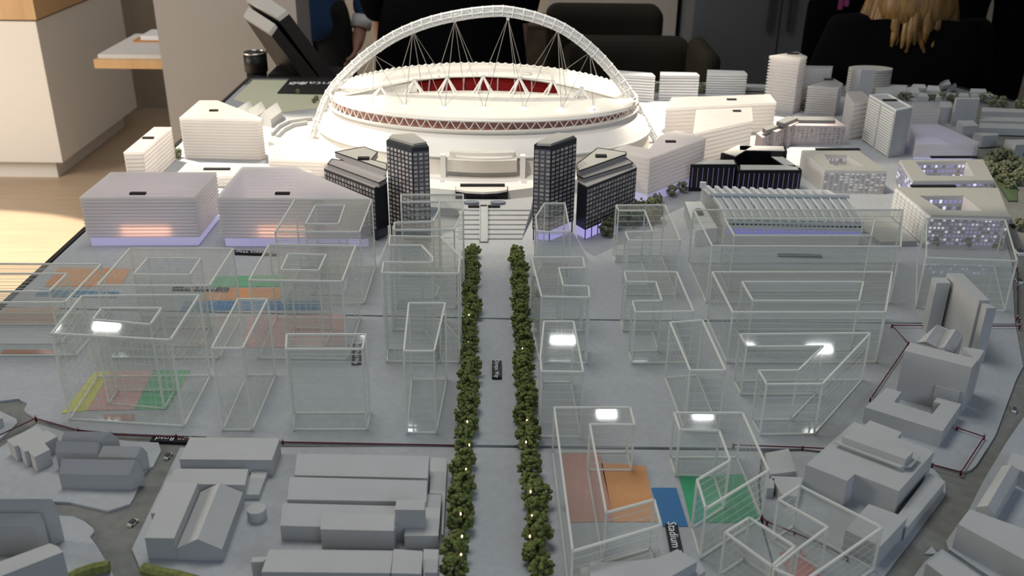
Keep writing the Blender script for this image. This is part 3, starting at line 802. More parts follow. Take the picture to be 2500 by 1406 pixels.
# roof halves
NX = 41
def rim_at(x, front):
    c = max(-1, min(1, (x - CX) / .327)); s = math.sqrt(max(0, 1 - c * c)) * (-1 if front else 1)
    th = math.atan2(s, c)
    return Vector((x, CY + .207 * s, G0 + zrim(th)))
xs = [CX - .316 + .632 * i / (NX - 1) for i in range(NX)]
q = lambda x: 1 - ((x - CX) / .320) ** 2
inner = lambda x: Vector((x, 2.012 + .046 * q(x), G0 + .127 + .008 * q(x)))
backlow = lambda x: Vector((x, 2.030 + .136 * q(x), G0 + .124 + .020 * q(x) - .006 * max(0, (x - CX) / .32)))
NSG = 8
rows = []
for k in range(NSG + 1):
    s = k / NSG
    rows.append([rim_at(x, True).lerp(inner(x), s) + Vector((0, 0, .006 * math.sin(math.pi * s))) for x in xs])
solid(mesh_obj('front_roof', *loft(rows, False), M_roofw, st, True), .003)
rows = []
for k in range(5):
    s = k / 4
    rows.append([backlow(x).lerp(rim_at(x, False), s) + Vector((0, 0, .004 * math.sin(math.pi * s))) for x in xs])
solid(mesh_obj('back_roof', *loft(rows, False), M_backroof, st, True), .003)
mesh_obj('back_roof_edge', *tube([backlow(x) for x in xs], .0022, 6), M_under, st, True)
def stand(x0, x1, m, nm):
    xx = [x0 + (x1 - x0) * i / 12 for i in range(13)]
    lo_ = [inner(x) + Vector((0, .012, -.040)) for x in xx]
    hi_ = [backlow(x) + Vector((0, .004, -.003)) for x in xx]
    md_ = [a.lerp(b, .5) + Vector((0, .01, -.004)) for a, b in zip(lo_, hi_)]
    return solid(mesh_obj(nm, *loft([lo_, md_, hi_], False), m, st), .003)
XR0, XR1 = -.212, .094
stand(XR0, XR1, M_red, 'seat_stand'); stand(CX - .316, XR0, M_roofw, 'stand_cheek'); stand(XR1, CX + .316, M_roofw, 'stand_cheek')
for i in range(8):
    x = XR0 + (XR1 - XR0) * (i + .7) / 8.2
    a = inner(x) + Vector((0, .014, -.036)); b = backlow(x) + Vector((0, .002, -.004))
    mesh_obj('seat_aisle', *bar(a + Vector((0, -.004, .004)), b + Vector((0, -.004, .001)), .0025, .001), M_aisle, st)
# tripod masts on the roof edge
MASTS = [930, 1012, 1092, 1180, 1268, 1350, 1420]
apx = []
for i, u in enumerate(MASTS):
    v = (214, 196, 189, 187, 190, 198, 216)[i]
    ap = PY(u, v, 2.052 if 0 < i < 6 else 2.03); apx.append(ap)
    t = ap
    for dx, dy in ((-.024, -.022), (-.015, -.030), (.019, -.030), (.024, -.020)):
        bx = t.x + dx; by = t.y + dy
        zz = inner(bx).z - .001
        mesh_obj('mast_leg', *tube([t, (bx, by, zz)], .0021, 6), M_shell, st)
    mesh_obj('mast_head', *boxv((t.x, t.y, t.z - .003), .008, .006, .007), M_shell, st)
mesh_obj('mast_rail', *tube([backlow(CX - .31) + Vector((0, -.01, .002))] + [p + Vector((0, .004, 0)) for p in apx[:6]], .0016, 6), M_backroof, st)
for u in (1072, 1165, 1196, 1272, 1347):
    p = PY(u, 186, 2.16); mesh_obj('roof_post', *bar(p, p + Vector((-.002, .012, .012)), .004), M_shell, st)
for u in (1088, 1175, 1208, 1285):
    p = PY(u, 182, 2.19)
    lp = [p + Vector((.012 * math.cos(k * .7) - .004 * math.sin(k * .7), .012 * math.sin(k * .7), .002)) for k in range(9)]
    mesh_obj('shadow_loop', *tube(lp, .0005, 5, closed=True), M_cable, st)  # thin grey loops modelled in place of shadow outlines on the back roof
# arch
A_PX = [(757, 356), (765, 330), (775, 300), (787, 266), (802, 233), (822, 205), (848, 178), (878, 149), (912, 122), (957, 92), (1008, 68), (1058, 51), (1110, 39), (1160, 31), (1210, 27), (1240, 28), (1300, 40), (1360, 62), (1405, 89), (1445, 122), (1475, 152), (1502, 184), (1524, 213), (1543, 243), (1560, 273), (1580, 306), (1600, 339), (1612, 358)]
A3 = [PY(u, v, 2.080) for u, v in A_PX]
def resample(pts, n):
    d = [0]
    for a, b in zip(pts, pts[1:]): d.append(d[-1] + (b - a).length)
    out = []
    for i in range(n):
        s = d[-1] * i / (n - 1); k = 0
        while k < len(d) - 2 and d[k + 1] < s: k += 1
        f = (s - d[k]) / (d[k + 1] - d[k])
        p0, p1, p2, p3 = pts[max(k - 1, 0)], pts[k], pts[k + 1], pts[min(k + 2, len(pts) - 1)]
        out.append(p1.lerp(p2, f) if k in (0, len(pts) - 2) else 0.5 * ((2 * p1) + (p2 - p0) * f + (2 * p0 - 5 * p1 + 4 * p2 - p3) * f * f + (3 * p1 - p0 - 3 * p2 + p3) * f ** 3))
    return out
NA = 49
AC = resample(A3, NA)
def aframe(i):
    t = (AC[min(i + 1, NA - 1)] - AC[max(i - 1, 0)]).normalized(); n = Vector((0, 1, 0)); b = t.cross(n).normalized()
    return n, b
RA = [.0105 * (0.55 + .45 * min(1, min(i, NA - 1 - i) / 7)) for i in range(NA)]
def apt(i, k, nk=6, s=1.0):
    n, b = aframe(i); an = 2 * math.pi * k / nk
    return AC[i] + (n * math.cos(an) + b * math.sin(an)) * RA[i] * s
for k in range(6):
    mesh_obj('arch_chord', *tube([apt(i, k) for i in range(NA)], .0016, 6), M_archr, st, True)
mesh_obj('arch_skin', *loft([[apt(i, k, 12, .93) for k in range(12)] for i in range(NA)]), M_archt, st, True)
for i in range(NA - 1):
    V, F = join(*[bar(apt(i, k), apt(i + 1, (k + 1) % 6), .0011) for k in range(6)])
    mesh_obj('arch_lattice', V, F, M_archr, st)
for i in range(0, NA, 1):
    mesh_obj('arch_ring', *tube([apt(i, k, 12, 1.08) for k in range(12)], .0013, 5, closed=True), M_archr, st, True)
# cables
NODES = [(912, 134), (1008, 76), (1110, 50), (1240, 44), (1362, 74), (1440, 128)]
ANCH = [(910, 265), (990, 266), (1086, 270), (1182, 271), (1278, 271), (1370, 272), (1448, 268)]
an3 = [P(u, v, .128) for u, v in ANCH]
M_led = glow('anchor_led', (0.85, 0.9, 1.0), 14.0)
for p in an3:
    mesh_obj('cable_anchor', *boxv((p.x, p.y, p.z - .002), .008, .006, .006), M_shell, st)
    mesh_obj('anchor_lamp', *tube([p + Vector((0, -.002, .004)), p + Vector((0, -.002, .008))], .0022, 8), M_led, st)
for i, (u, v) in enumerate(NODES):
    nd = PY(u, v, 2.08)
    mesh_obj('cable_node', *boxv((nd.x, nd.y, nd.z - .004), .006, .008, .008), M_archr, st)
    x = CX + (nd.x - CX)
    for tx in (-.045, .03):
        mesh_obj('cable', *tube([nd, rim_at(max(CX - .3, min(CX + .3, x + tx)), False)], .0006, 4), M_cable, st)
    for p in (an3[i], an3[i + 1]):
        mesh_obj('cable', *tube([nd, p + Vector((0, 0, .003))], .0006, 4), M_cable, st)
    if 0 < i < 5:
        mesh_obj('cable', *tube([nd, inner(x + .02) + Vector((0, 0, .002))], .0006, 4), M_cable, st)
# entrance bay
def arcblock(u0, u1, y0, y1, z0, z1, nm, m):
    xa, xb = PY(u0, 400, y0).x, PY(u1, 400, y0).x
    n = 10
    f_ = [Vector((xa + (xb - xa) * i / n, y0 - .008 * (1 - (2 * i / n - 1) ** 2), 0)) for i in range(n + 1)]
    return mesh_obj(nm, *prism(f_ + [Vector((xb, y1, 0)), Vector((xa, y1, 0))], z0, z1), m, st)
arcblock(1092, 1262, 1.828, 1.90, ZC + .012, .060, 'entrance_bay', M_fac)
arcblock(1098, 1256, 1.845, 1.90, .060, .070, 'entrance_roof', M_backroof)
arcblock(1112, 1250, 1.835, 1.85, .060, .0635, 'entrance_shelf', M_shell)
for u in (1082, 1276):
    p = PY(u, 400, 1.832); mesh_obj('buttress', *boxv((p.x, p.y, G0 + ZC), .010, .016, .045), M_shell, st)
# concourse, portal, terrace and stairs
cc = st
arc = [P(u, v, ZC) for u, v in [(806, 405), (900, 432), (980, 450), (1050, 459), (1110, 464), (1180, 466), (1245, 465), (1310, 457), (1400, 440), (1500, 410), (1580, 375)]]
side = [Vector((CX + .41 * math.cos(t), CY + .30 * math.sin(t), 0)) for t in [i * math.pi / 16 for i in range(0, 17)]]
mesh_obj('deck', *prism(arc + side, 0.0, ZC), M_shell, cc)
mesh_obj('portal', *prism([P(u, v, ZC + .002) for u, v in [(1112, 466), (1140, 471), (1180, 473), (1215, 471), (1240, 466), (1240, 455), (1112, 455)]], .006, ZC + .002), M_black, cc)
mesh_obj('portal_slab', *prism([P(u, v, ZC + .006) for u, v in [(1113, 462), (1140, 467), (1180, 469), (1215, 467), (1238, 463), (1238, 452), (1113, 452)]], ZC + .002, ZC + .006), M_backroof, cc)
M_step = mat('stair_grey', (0.42, 0.43, 0.44), 0.6, 0.04, 60)
zt = .017
mesh_obj('terrace', *prism([P(u, v, zt) for u, v in [(1048, 505), (1048, 484), (1110, 486), (1240, 487), (1302, 480), (1296, 512), (1150, 512)]], 0, zt), M_step, cc)
for i in range(6):
    z = zt * (1 - (i + 1) / 7.0); v0, v1 = 511 + i * 11.6, 523.5 + i * 11.6
    mesh_obj('stair_flight', *prism([P(u, v, z) for u, v in [(1120, v0), (1296 - 3.5 * i, v0), (1292 - 3.5 * i, v1), (1120, v1)]], 0, z), M_step, cc)
p0, p1 = P(1181, 505, zt + .004), P(1181, 590, .002)
mesh_obj('ramp_deck', *bar(p0, p1, .012, .002), M_step, cc)
for dx in (-.007, .007):
    mesh_obj('ramp_rail', *bar(p0 + Vector((dx, 0, .003)), p1 + Vector((dx, 0, .003)), .0014, .004), M_step, cc)
for u in (1151, 1216):
    p = P(u, 497, zt); pts = [Vector((p.x + .014 * math.cos(k * math.pi / 8), p.y + .008 * math.sin(k * math.pi / 8), 0)) for k in range(16)]
    mesh_obj('oval_planter', *prism(pts, zt, zt + .004), mat('slate_blue', (0.16, 0.18, 0.24), 0.5), cc)
sg = sign('thin black plaque on the white concourse above the portal', '', (1178, 454), (1240, 454), .084, .006, z=ZC + .0065)
sign('thin black plaque at the head of the grey stairs', '', (1182, 506), (1240, 506), .058, .006, z=zt)

# ------------------------------------------------------------------ dark residential towers
M_navy = mat('navy_frame', (0.018, 0.020, 0.026), 0.45)
M_slate = mat('slate_panel', (0.085, 0.09, 0.115), 0.5)
M_pane = mat('pale_pane', (0.40, 0.37, 0.36), 0.15, 0.25, 90, spec=0.8)
M_rooft = mat('tower_roof_grey', (0.42, 0.41, 0.37), 0.6)
M_purple = glow('purple_base_light', (0.50, 0.46, 0.95), 0.75, True)
def pane_mesh(w, hgt, t, m, nm='window'):
    V, F = boxv((0, 0, -hgt / 2), w, t, hgt)
    me = bpy.data.meshes.new(nm); me.from_pydata(V, [], F); me.materials.append(m)
    return me
def windows(parent, a, b, z0, z1, nc, nr, m, fw=.62, fh=.6, inside=None, nm='window', t=.0012, skip=None, mats=None):
    """grid of window objects on the wall a-b (world xy), each its own part"""
    a = Vector((a[0], a[1], 0)); b = Vector((b[0], b[1], 0))
    d = b - a; L = d.length; d.normalize()
    n = Vector((d.y, -d.x, 0))
    c = Vector((inside[0], inside[1], 0))
    if (a - c).dot(n) < 0: n = -n
    cw, ch = L / nc, (z1 - z0) / nr
    mes = [pane_mesh(cw * fw, ch * fh, t, mm, nm) for mm in (mats or [m])]
    rl = root_loc(parent); rz = math.atan2(d.y, d.x)
    for i in range(nc):
        for j in range(nr):
            if skip and skip(i, j): continue
            o = bpy.data.objects.new(nm, random.choice(mes)); COL.objects.link(o); o.parent = parent
            p = a + d * cw * (i + .5) + n * (t * .2)
            o.location = Vector((p.x, p.y, G0 + z0 + ch * (j + .5))) - rl
            o.rotation_euler = (0, 0, rz)
def tower(label, px, H, faces, roofpx, zb=.02, lit=True):
    pts = [P(u, v, H) for u, v in px]
    c = centroid(pts); t = thing('dark_tower', label, 'model tower', c)
    mesh_obj('body', *prism(pts, zb, H), M_navy, t)
    mesh_obj('lit_base' if lit else 'base', *prism(inset(pts, .12), 0, zb), M_purple if lit else M_slate, t)
    for p in pts: mesh_obj('stilt', *boxv((p.x + (c.x - p.x) * .06, p.y + (c.y - p.y) * .06, G0), .002, .002, zb), M_navy, t)
    mesh_obj('roof_slab', *prism([P(u, v, H + .004) for u, v in roofpx], H, H + .004), M_rooft, t)
    for (i, j, nc, nr, m, panel) in faces:
        a, b = pts[i], pts[j]
        if panel:
            d = (b - a); nrm = Vector((d.y, -d.x, 0)).normalized()
            if (a - c).dot(nrm) < 0: nrm = -nrm
            e = d.normalized() * .002
            mesh_obj('facade_panel', *bar(Vector((a.x, a.y, G0 + (zb + H) / 2 - .003)) + e + nrm * .0002, Vector((b.x, b.y, G0 + (zb + H) / 2 - .003)) - e + nrm * .0002, .0006, H - zb - .008), M_slate, t)
        windows(t, a, b, zb + .002, H - .008, nc, nr, m, .66, .62, c, mats=[M_pane, mat('dull_pane', (0.27, 0.25, 0.25), 0.2, 0.25, 90, spec=0.8)])
    return t
HTW = .170
tower('tall navy tower with grey windows, its narrow side turned to the stairs on the right', [(943, 343), (1006, 361), (1047, 358), (1041, 349), (1010, 330), (956, 333)], HTW, [(0, 1, 7, 19, M_pane, False), (1, 2, 3, 19, M_pane, True)], [(950, 334), (957, 328), (1010, 325), (1041, 346), (1009, 351)], lit=False)
tower('tall navy tower with grey windows, its wide side joined to a wing lit purple below', [(1304, 353), (1347, 357), (1408, 337), (1400, 331), (1362, 329), (1315, 345)], HTW, [(0, 1, 3, 19, M_pane, True), (1, 2, 6, 19, M_pane, False)], [(1311, 350), (1345, 351), (1402, 330), (1362, 323), (1318, 343)])
def wing(label, low, H, up, top, fa, nc, nr, zb=.018, lit=True):
    pts = [P(u, v, H) for u, v in low]; c = centroid(pts)
    t = thing('dark_wing', label, 'model block', c)
    mesh_obj('body', *prism(pts, zb, H), M_navy, t)
    mesh_obj('lit_base' if lit else 'base', *prism(inset(pts, .05), 0, zb), M_purple if lit else M_slate, t)
    for i in range(9):
        p = pts[fa[0]].lerp(pts[fa[1]], i / 8)
        mesh_obj('stilt', *boxv((p.x + (c.x - p.x) * .02, p.y + (c.y - p.y) * .02, G0), .0016, .0016, zb), M_navy, t)
    mesh_obj('terrace_roof', *prism(inset(pts, .03), H, H + .001), mat('terrace_grey', (0.33, 0.32, 0.31), 0.6), t)
    u2 = [P(u, v, H + .008) for u, v in up]; mesh_obj('upper_tier', *prism(u2, H, H + .008), mat('tier_glass', (0.33, 0.31, 0.31), 0.2), t)
    u3 = [P(u, v, H + .018) for u, v in top]; mesh_obj('top_tier', *prism(u3, H + .008, H + .017), mat('tier_glass', (0.3, 0.3, 0.3), 0.2), t)
    mesh_obj('tier_roof', *prism([Vector((c.x + (p.x - c.x) * 1.03, c.y + (p.y - c.y) * 1.03, 0)) for p in u3], H + .017, H + .0185), M_rooft, t)
    for P_, z in ((u2, H + .008), (u3, H + .0185)):
        for i in range(len(P_)):
            a, b = P_[i], P_[(i + 1) % len(P_)]
            mesh_obj('tier_edge', *bar((a.x, a.y, G0 + z), (b.x, b.y, G0 + z), .0016), M_navy, t)
    windows(t, pts[fa[0]], pts[fa[1]], zb + .002, H - .003, nc, nr, M_pane, .68, .66, c, mats=[M_pane, mat('dull_pane', (0.27, 0.25, 0.25), 0.2)])
    return t
hw = HT((1433, 457), (1430, 584))
wing('dark wing with a window grid on a glowing purple base', [(1410, 446), (1433, 458), (1555, 410), (1545, 396), (1420, 425)], hw, [(1409, 428), (1425, 436), (1545, 398), (1528, 385), (1412, 410)], [(1408, 410), (1414, 418), (1529, 377), (1528, 372), (1459, 362), (1430, 385), (1409, 400)], (1, 2), 17, 9)
wing('dark wing with a window grid behind the frosted block with a cut corner', [(791, 412), (915, 460), (945, 446), (935, 425), (810, 395)], hw, [(800, 400), (925, 447), (944, 436), (930, 405), (810, 388)], [(818, 372), (944, 416), (944, 400), (906, 390), (922, 372), (889, 359)], (0, 1), 17, 9, lit=False)
sign('black block plaque on the roof of the dark wing with the notch', '', (888, 389), (930, 389), .020, .010, z=hw + .0185)
sign('black block plaque on the roof of the purple-lit dark wing', '', (1467, 383), (1500, 383), .020, .010, z=hw + .0185)

# ------------------------------------------------------------------ frosted, lit blocks
M_fr = frosted('frosted_acrylic', (0.93, 0.91, 0.89), 0.25, 0.6)
M_frc = frosted('frosted_core', (0.95, 0.92, 0.90), 0.12, 0.55)
M_orange = glow('warm_tube_light', (1.0, 0.52, 0.38), 2.6, True)
def fblock(label, px, H, n, base=None, lamp=None, core=.014, name='frosted_block', thick=.35, m=None):
    pts = [P(u, v, H) for u, v in px] if not isinstance(px[0], Vector) else px
    c = centroid(pts); t = thing(name, label, 'model block', c)
    m = m or M_fr
    zb = base or 0.0
    if base: mesh_obj('lit_base', *prism(inset(pts, .05), 0, base), mat('base_diffuser', (0.60, 0.60, 0.60), 0.4, emit=(0.52, 0.48, 0.92), es=0.36), t)
    ph = (H - zb) / n
    V, F = prism(inset(pts, core), zb, H - ph * thick)
    mesh_obj('core', V, F[2:], M_frc, t)
    first = mesh_obj('floor_plate', *ringprism(pts, inset(pts, max(.05, core * 1.2)), zb, zb + ph * thick), m, t)
    for k in range(1, n):
        o = dup(first, Vector((0, 0, ph * k)), t)
    V, F = prism(pts, H - ph * thick, H)
    mesh_obj('roof_plate', V, F[1:], m, t)
    if lamp:
        for (u0, u1, v, z, yin) in lamp:
            a, b = P(u0, v, z), P(u1, v, z)
            mesh_obj('lamp_panel', *bar(a + Vector((0, yin, 0)), b + Vector((0, yin, 0)), .002, .016), M_orange, t)
    return t
h1 = HT((193, 482), (212, 602)); h2 = HT((528, 482), (541, 603))
fblock('wide frosted block with an orange glow at the table edge by the sunlit floor', [(270, 420), (529, 420), (474, 481), (193, 482)], h1, 12, .016, [(290, 410, 569, .027, .016)])
fblock('frosted block with a diagonally cut corner and an orange glow', [(590, 407), (722, 407), (905, 484), (528, 482)], h2, 12, .016, [(626, 740, 569, .027, .016)])
fblock('tall five-sided frosted block, blinding white in the spotlight', [(487, 245), (531, 245), (640, 288), (628, 292), (437, 288)], HT((437, 288), (446, 388)), 14)
fblock('narrow frosted block with a pinkish flank at the table edge', [(376, 310), (419, 310), (348, 371), (301, 372)], HT((419, 310), (427, 390)), 9)
fblock('low frosted podium carrying a long black plaque', [(450, 403), (618, 403), (700, 409), (760, 417), (540, 431), (440, 427)], .022, 3)
fblock('low frosted wedge-roofed block between the blinding tower and the dark wing', [(655, 336), (680, 335), (798, 386), (790, 392), (655, 388)], .036, 5)
fblock('zigzag white block with broad floor bands beside the purple-lit wing', [(1499, 365), (1527, 353), (1584, 363), (1612, 330), (1650, 318), (1724, 336), (1587, 385)], HT((1587, 385), (1591, 500)), 9, .020, thick=.7)
fblock('long glowing frosted block across the back of the white quarter', [(1640, 238), (1880, 230), (1896, 250), (1625, 264)], HT((1700, 262), (1700, 335)), 8)
fblock('glowing frosted block in the middle of the white quarter', [(1700, 268), (1835, 262), (1838, 294), (1692, 326)], HT((1692, 326), (1694, 408)), 8)
zs = .0
for lab, pl, b in (('pale banded block directly behind the arch foot', [(1512, 172), (1592, 178), (1600, 186), (1512, 181)], (1555, 242)),
                   ('pale banded block half washed out by the spotlight', [(1612, 175), (1700, 177), (1708, 184), (1612, 183)], (1660, 244)),
                   ('pale banded block with crisp dark stripes next to the white quarter', [(1727, 170), (1817, 173), (1825, 181), (1727, 179)], (1775, 232))):
    fblock(lab, pl, HT((pl[3][0] + 40, pl[3][1]), b), 9, name='banded_block', thick=.6, core=.07, m=M_white)
fblock('tallest white tower with a pointed plan and striped sides', [(1878, 136), (1946, 126), (1971, 138), (1953, 144)], HT((1953, 144), (1945, 278)), 18, name='banded_tower', thick=.55, core=.07)
fblock('striped white block half hidden behind the tallest white tower', [(1962, 160), (2034, 161), (2032, 167), (1962, 167)], HT((2030, 167), (2028, 262)), 14, name='banded_tower', thick=.55, core=.07)
fblock('striped white block with a pointed roof beside the tallest white tower', [(1972, 210), (2035, 191), (2058, 204), (2048, 214)], HT((2048, 214), (2043, 285)), 12, name='banded_tower', thick=.55, core=.07)
fblock('pinkish frosted block in front of the plain grey tower', [(2066, 224), (2104, 222), (2130, 243), (2085, 252)], HT((2085, 252), (2082, 342)), 8)
fblock('low frosted hall with purple lamps inside', [(2222, 303), (2290, 302), (2392, 347), (2380, 352), (2236, 350)], HT((2380, 352), (2376, 392)), 6, .006)
fblock('beige frosted block behind the grey-sided tower', [(2226, 252), (2268, 250), (2297, 268), (2228, 270)], HT((2228, 270), (2226, 312)), 6)
cyl_c = P(2126, 166, HT((2126, 166), (2126, 222))); cr = (P(2178, 166, cyl_c.z - G0) - cyl_c).length
ringp = [Vector((cyl_c.x + cr * math.cos(k * math.pi / 16), cyl_c.y + cr * .55 * math.sin(k * math.pi / 16), 0)) for k in range(32)]
fblock('round beige drum-shaped tower behind the plain grey tower', ringp, cyl_c.z - G0, 9, name='round_tower', thick=.6, core=.07, m=mat('beige_band', (0.55, 0.51, 0.44), 0.6))
gblock('plain grey tower with one white face beside the round drum tower', [('body', [(2081, 166), (2103, 171), (2138, 171), (2118, 163)], 0, HT((2103, 171), (2094, 270)))], M_block)
# grey-sided tower with bands
h8 = HT((2188, 272), (2182, 386))
pts8 = [P(u, v, h8) for u, v in [(2122, 234), (2168, 231), (2228, 264), (2188, 272)]]
t = thing('banded_tower', 'tall tower with white banded front and plain grey side', 'model tower', centroid(pts8))
M_cgrey = M_block
mesh_obj('body', *prism(pts8, 0, h8), M_cgrey, t)
mesh_obj('roof_parapet', *ringprism(pts8, inset(pts8, .12), h8, h8 + .003), M_white, t)
windows(t, pts8[0], pts8[3], .004, h8 - .004, 2, 17, M_white, .88, .55, centroid(pts8), nm='floor_band', t=.003)
windows(t, pts8[3], pts8[2], .02, h8 - .02, 5, 14, M_ink, .14, .25, centroid(pts8), skip=lambda i, j: i != 2)
# stepped apartment building
h9 = HT((2040, 300), (2058, 345))
t = thing('apartment_model', 'pink-grey stepped apartment building with dark grey penthouse roofs', 'model building', P(1950, 345))
M_apt = mat('apartment_pink', (0.55, 0.47, 0.46), 0.6, 0.2, 160)
M_pent = mat('penthouse_grey', (0.20, 0.205, 0.20), 0.5)
segs = [('wing', [(1846, 325), (1870, 316), (1896, 322), (1862, 336)], .034), ('wing', [(1866, 314), (1895, 303), (1925, 308), (1895, 322)], .042), ('wing', [(1898, 300), (1925, 288), (1960, 292), (1930, 308)], .048), ('main_wing', [(1925, 290), (2040, 290), (2066, 308), (1935, 306)], .045)]
for nm, pl, z in segs:
    pp = [P(u, v, z) for u, v in pl]; mesh_obj(nm, *prism(pp, 0, z), M_apt, t)
    windows(t, pp[3], pp[2], .004, z - .003, 5 if nm == 'wing' else 12, 6, M_pane, .5, .55, centroid(pp), mats=[M_pane, mat('dull_pane', (0.27, 0.25, 0.25), 0.2)])
for pl, z in (([(1862, 312), (1884, 303), (1903, 307), (1872, 318)], .048), ([(1896, 296), (1925, 283), (1948, 288), (1915, 301)], .056), ([(1935, 284), (2036, 285), (2040, 294), (1950, 293)], .052)):
    mesh_obj('penthouse', *prism([P(u, v, z) for u, v in pl], z - .010, z), M_pent, t)

# black building with courtyard
hk = HT((1686, 401), (1684, 466))
t = thing('black_building', 'black courtyard building with pale roofs and thin purple window slits', 'model building', P(1820, 440))
M_blk = mat('glossy_black', (0.006, 0.006, 0.007), 0.2)
M_rfw = mat('pale_roof', (0.62, 0.60, 0.55), 0.6)
M_slit = glow('purple_slit', (0.42, 0.34, 0.75), 0.30)
for nm, pl, z in (('corner_block', [(1686, 402), (1714, 391), (1796, 391), (1800, 402)], hk), ('front_bar', [(1800, 416), (1958, 416), (1948, 404), (1800, 403)], hk - .008), ('side_bar', [(1873, 378), (1903, 378), (1956, 412), (1915, 405)], hk - .008), ('rear_bar', [(1800, 356), (1918, 358), (1922, 370), (1800, 368)], hk + .004), ('diagonal_bar', [(1760, 374), (1803, 354), (1840, 357), (1795, 384)], hk + .004)):
    pp = [P(u, v, z) for u, v in pl]
    mesh_obj(nm, *prism(pp, 0, z), M_blk, t)
    mesh_obj('roof_sheet', *prism(inset(pp, .10), z, z + .0012), M_rfw, t)
    if nm in ('corner_block',): windows(t, pp[0], pp[3], .006, z - .004, 9, 1, M_slit, .10, .9, centroid(pp), nm='window_slit')
    if nm in ('front_bar',): windows(t, pp[0], pp[1], .006, z - .004, 13, 1, M_slit, .10, .9, centroid(pp), nm='window_slit')

# ring buildings with windows
M_wall2 = mat('court_wall', (0.60, 0.58, 0.57), 0.55, 0.03, 60)
M_roof2 = mat('court_roof', (0.40, 0.40, 0.36), 0.6, 0.03, 60)
M_lav = glow('lavender_window', (0.52, 0.50, 0.95), 0.48)
M_lav2 = glow('lavender_window_bright', (0.80, 0.80, 1.0), 0.95)
def court(label, outer, hole, H, faces, wall=None, lit=True, top=None):
    o = [P(u, v, H) for u, v in outer]; i_ = [P(u, v, H) for u, v in hole]
    c = centroid(o); t = thing('courtyard_building', label, 'model building', c)
    mesh_obj('walls', *ringprism(o, i_, 0, H), wall or M_wall2, t)
    mesh_obj('roof', *ringprism(inset(o, .015), inset(i_, -.02), H, H + .0015), M_roof2, t)
    mats = [M_lav, M_lav2, M_lav, mat('unlit_window', (0.33, 0.33, 0.33), 0.3)] if lit else [M_pane, M_white]
    for k, j, nc, nr, innr in faces:
        pts = i_ if innr else o
        a, b = pts[k], pts[j]
        cc_ = c if not innr else a + (a - c) * 3
        windows(t, a, b, .005, H - .003, nc, nr, M_lav, .55, .5, cc_ if not innr else (a * 2 - c), mats=mats)
    return t
court('white-walled courtyard building with unlit windows beside the black building', [(1957, 368), (2092, 366), (2166, 420), (2013, 418)], [(2012, 379), (2068, 381), (2112, 407), (2030, 405)], HT((2166, 420), (2169, 474)), [(3, 2, 12, 7, False), (0, 1, 6, 3, True)], lit=False)
hc1 = HT((2272, 526), (2265, 602))
court('courtyard building with lavender-lit windows behind the other lit courtyard', [(2196, 392), (2400, 390), (2428, 442), (2228, 444)], [(2236, 397), (2358, 396), (2378, 431), (2264, 430)], hc1 * .85, [(3, 2, 15, 5, False), (0, 1, 13, 4, True), (0, 3, 9, 5, False)])
court('courtyard building with a bright white flank and lavender-lit window grid', [(2187, 458), (2437, 460), (2466, 532), (2272, 528)], [(2246, 480), (2352, 480), (2398, 516), (2302, 515)], hc1, [(3, 2, 19, 7, False), (0, 1, 9, 4, True)])

cb = [o for o in COL.objects if o.get('label', '').startswith('courtyard building with a bright white flank')][0]
pa_, pb_ = P(2272, 528, hc1), P(2187, 458, hc1)
windows(cb, pa_, pb_, .004, hc1 - .002, 9, 8, M_white, .92, .80, (cb.location.x, cb.location.y), nm='flank_panel', t=.0024)

# arena with ribbed roof
ze = HT((1900, 540), (1900, 600)); zr_ = ze + .020
t = thing('ribbed_arena', 'long white arena with a ribbed sloping roof and raised fins', 'model building', P(1920, 570))
M_ar = mat('arena_white', (0.76, 0.76, 0.72), 0.5, 0.02, 60)
E0, E1 = P(1775, 536, ze), P(2106, 543, ze); R0, R1 = P(1740, 480, zr_), P(2066, 484, zr_)
B0, B1 = R0 + Vector((0, .10, -.02)), R1 + Vector((0, .10, -.02))
lo_ = lambda p: Vector((p.x, p.y, G0))
mesh_obj('hall', [lo_(E0), lo_(E1), E0 - Vector((0, 0, .002)), E1 - Vector((0, 0, .002)), R0 - Vector((0, 0, .003)), R1 - Vector((0, 0, .003)), B0, B1, lo_(B0), lo_(B1)], [(0, 1, 3, 2), (2, 3, 5, 4), (4, 5, 7, 6), (6, 7, 9, 8), (0, 2, 4, 6, 8), (1, 9, 7, 5, 3), (0, 8, 9, 1)], M_ar, t)
NB = 15
for i in range(NB + 1):
    f = i / NB
    e, r = E0.lerp(E1, f), R0.lerp(R1, f)
    m_ = e.lerp(r, .5) + Vector((0, 0, .004))
    mesh_obj('roof_rib', *join(bar(r, m_, .0022, .005), bar(m_, e, .0022, .005)), M_white, t)
    if i < NB:
        e2, r2 = E0.lerp(E1, (i + 1) / NB), R0.lerp(R1, (i + 1) / NB); g = .003
        a, b, c_, d_ = e + Vector((g, 0, 0)), e2 - Vector((g, 0, 0)), r2 - Vector((g, 0, 0)), r + Vector((g, 0, 0))
        mesh_obj('roof_panel', [a, b, c_, d_] + [q_ + Vector((0, 0, .001)) for q_ in (a, b, c_, d_)], [(3, 2, 1, 0), (4, 5, 6, 7), (0, 1, 5, 4), (1, 2, 6, 5), (2, 3, 7, 6), (3, 0, 4, 7)], mat('arena_panel', (0.58, 0.60, 0.57), 0.35), t)
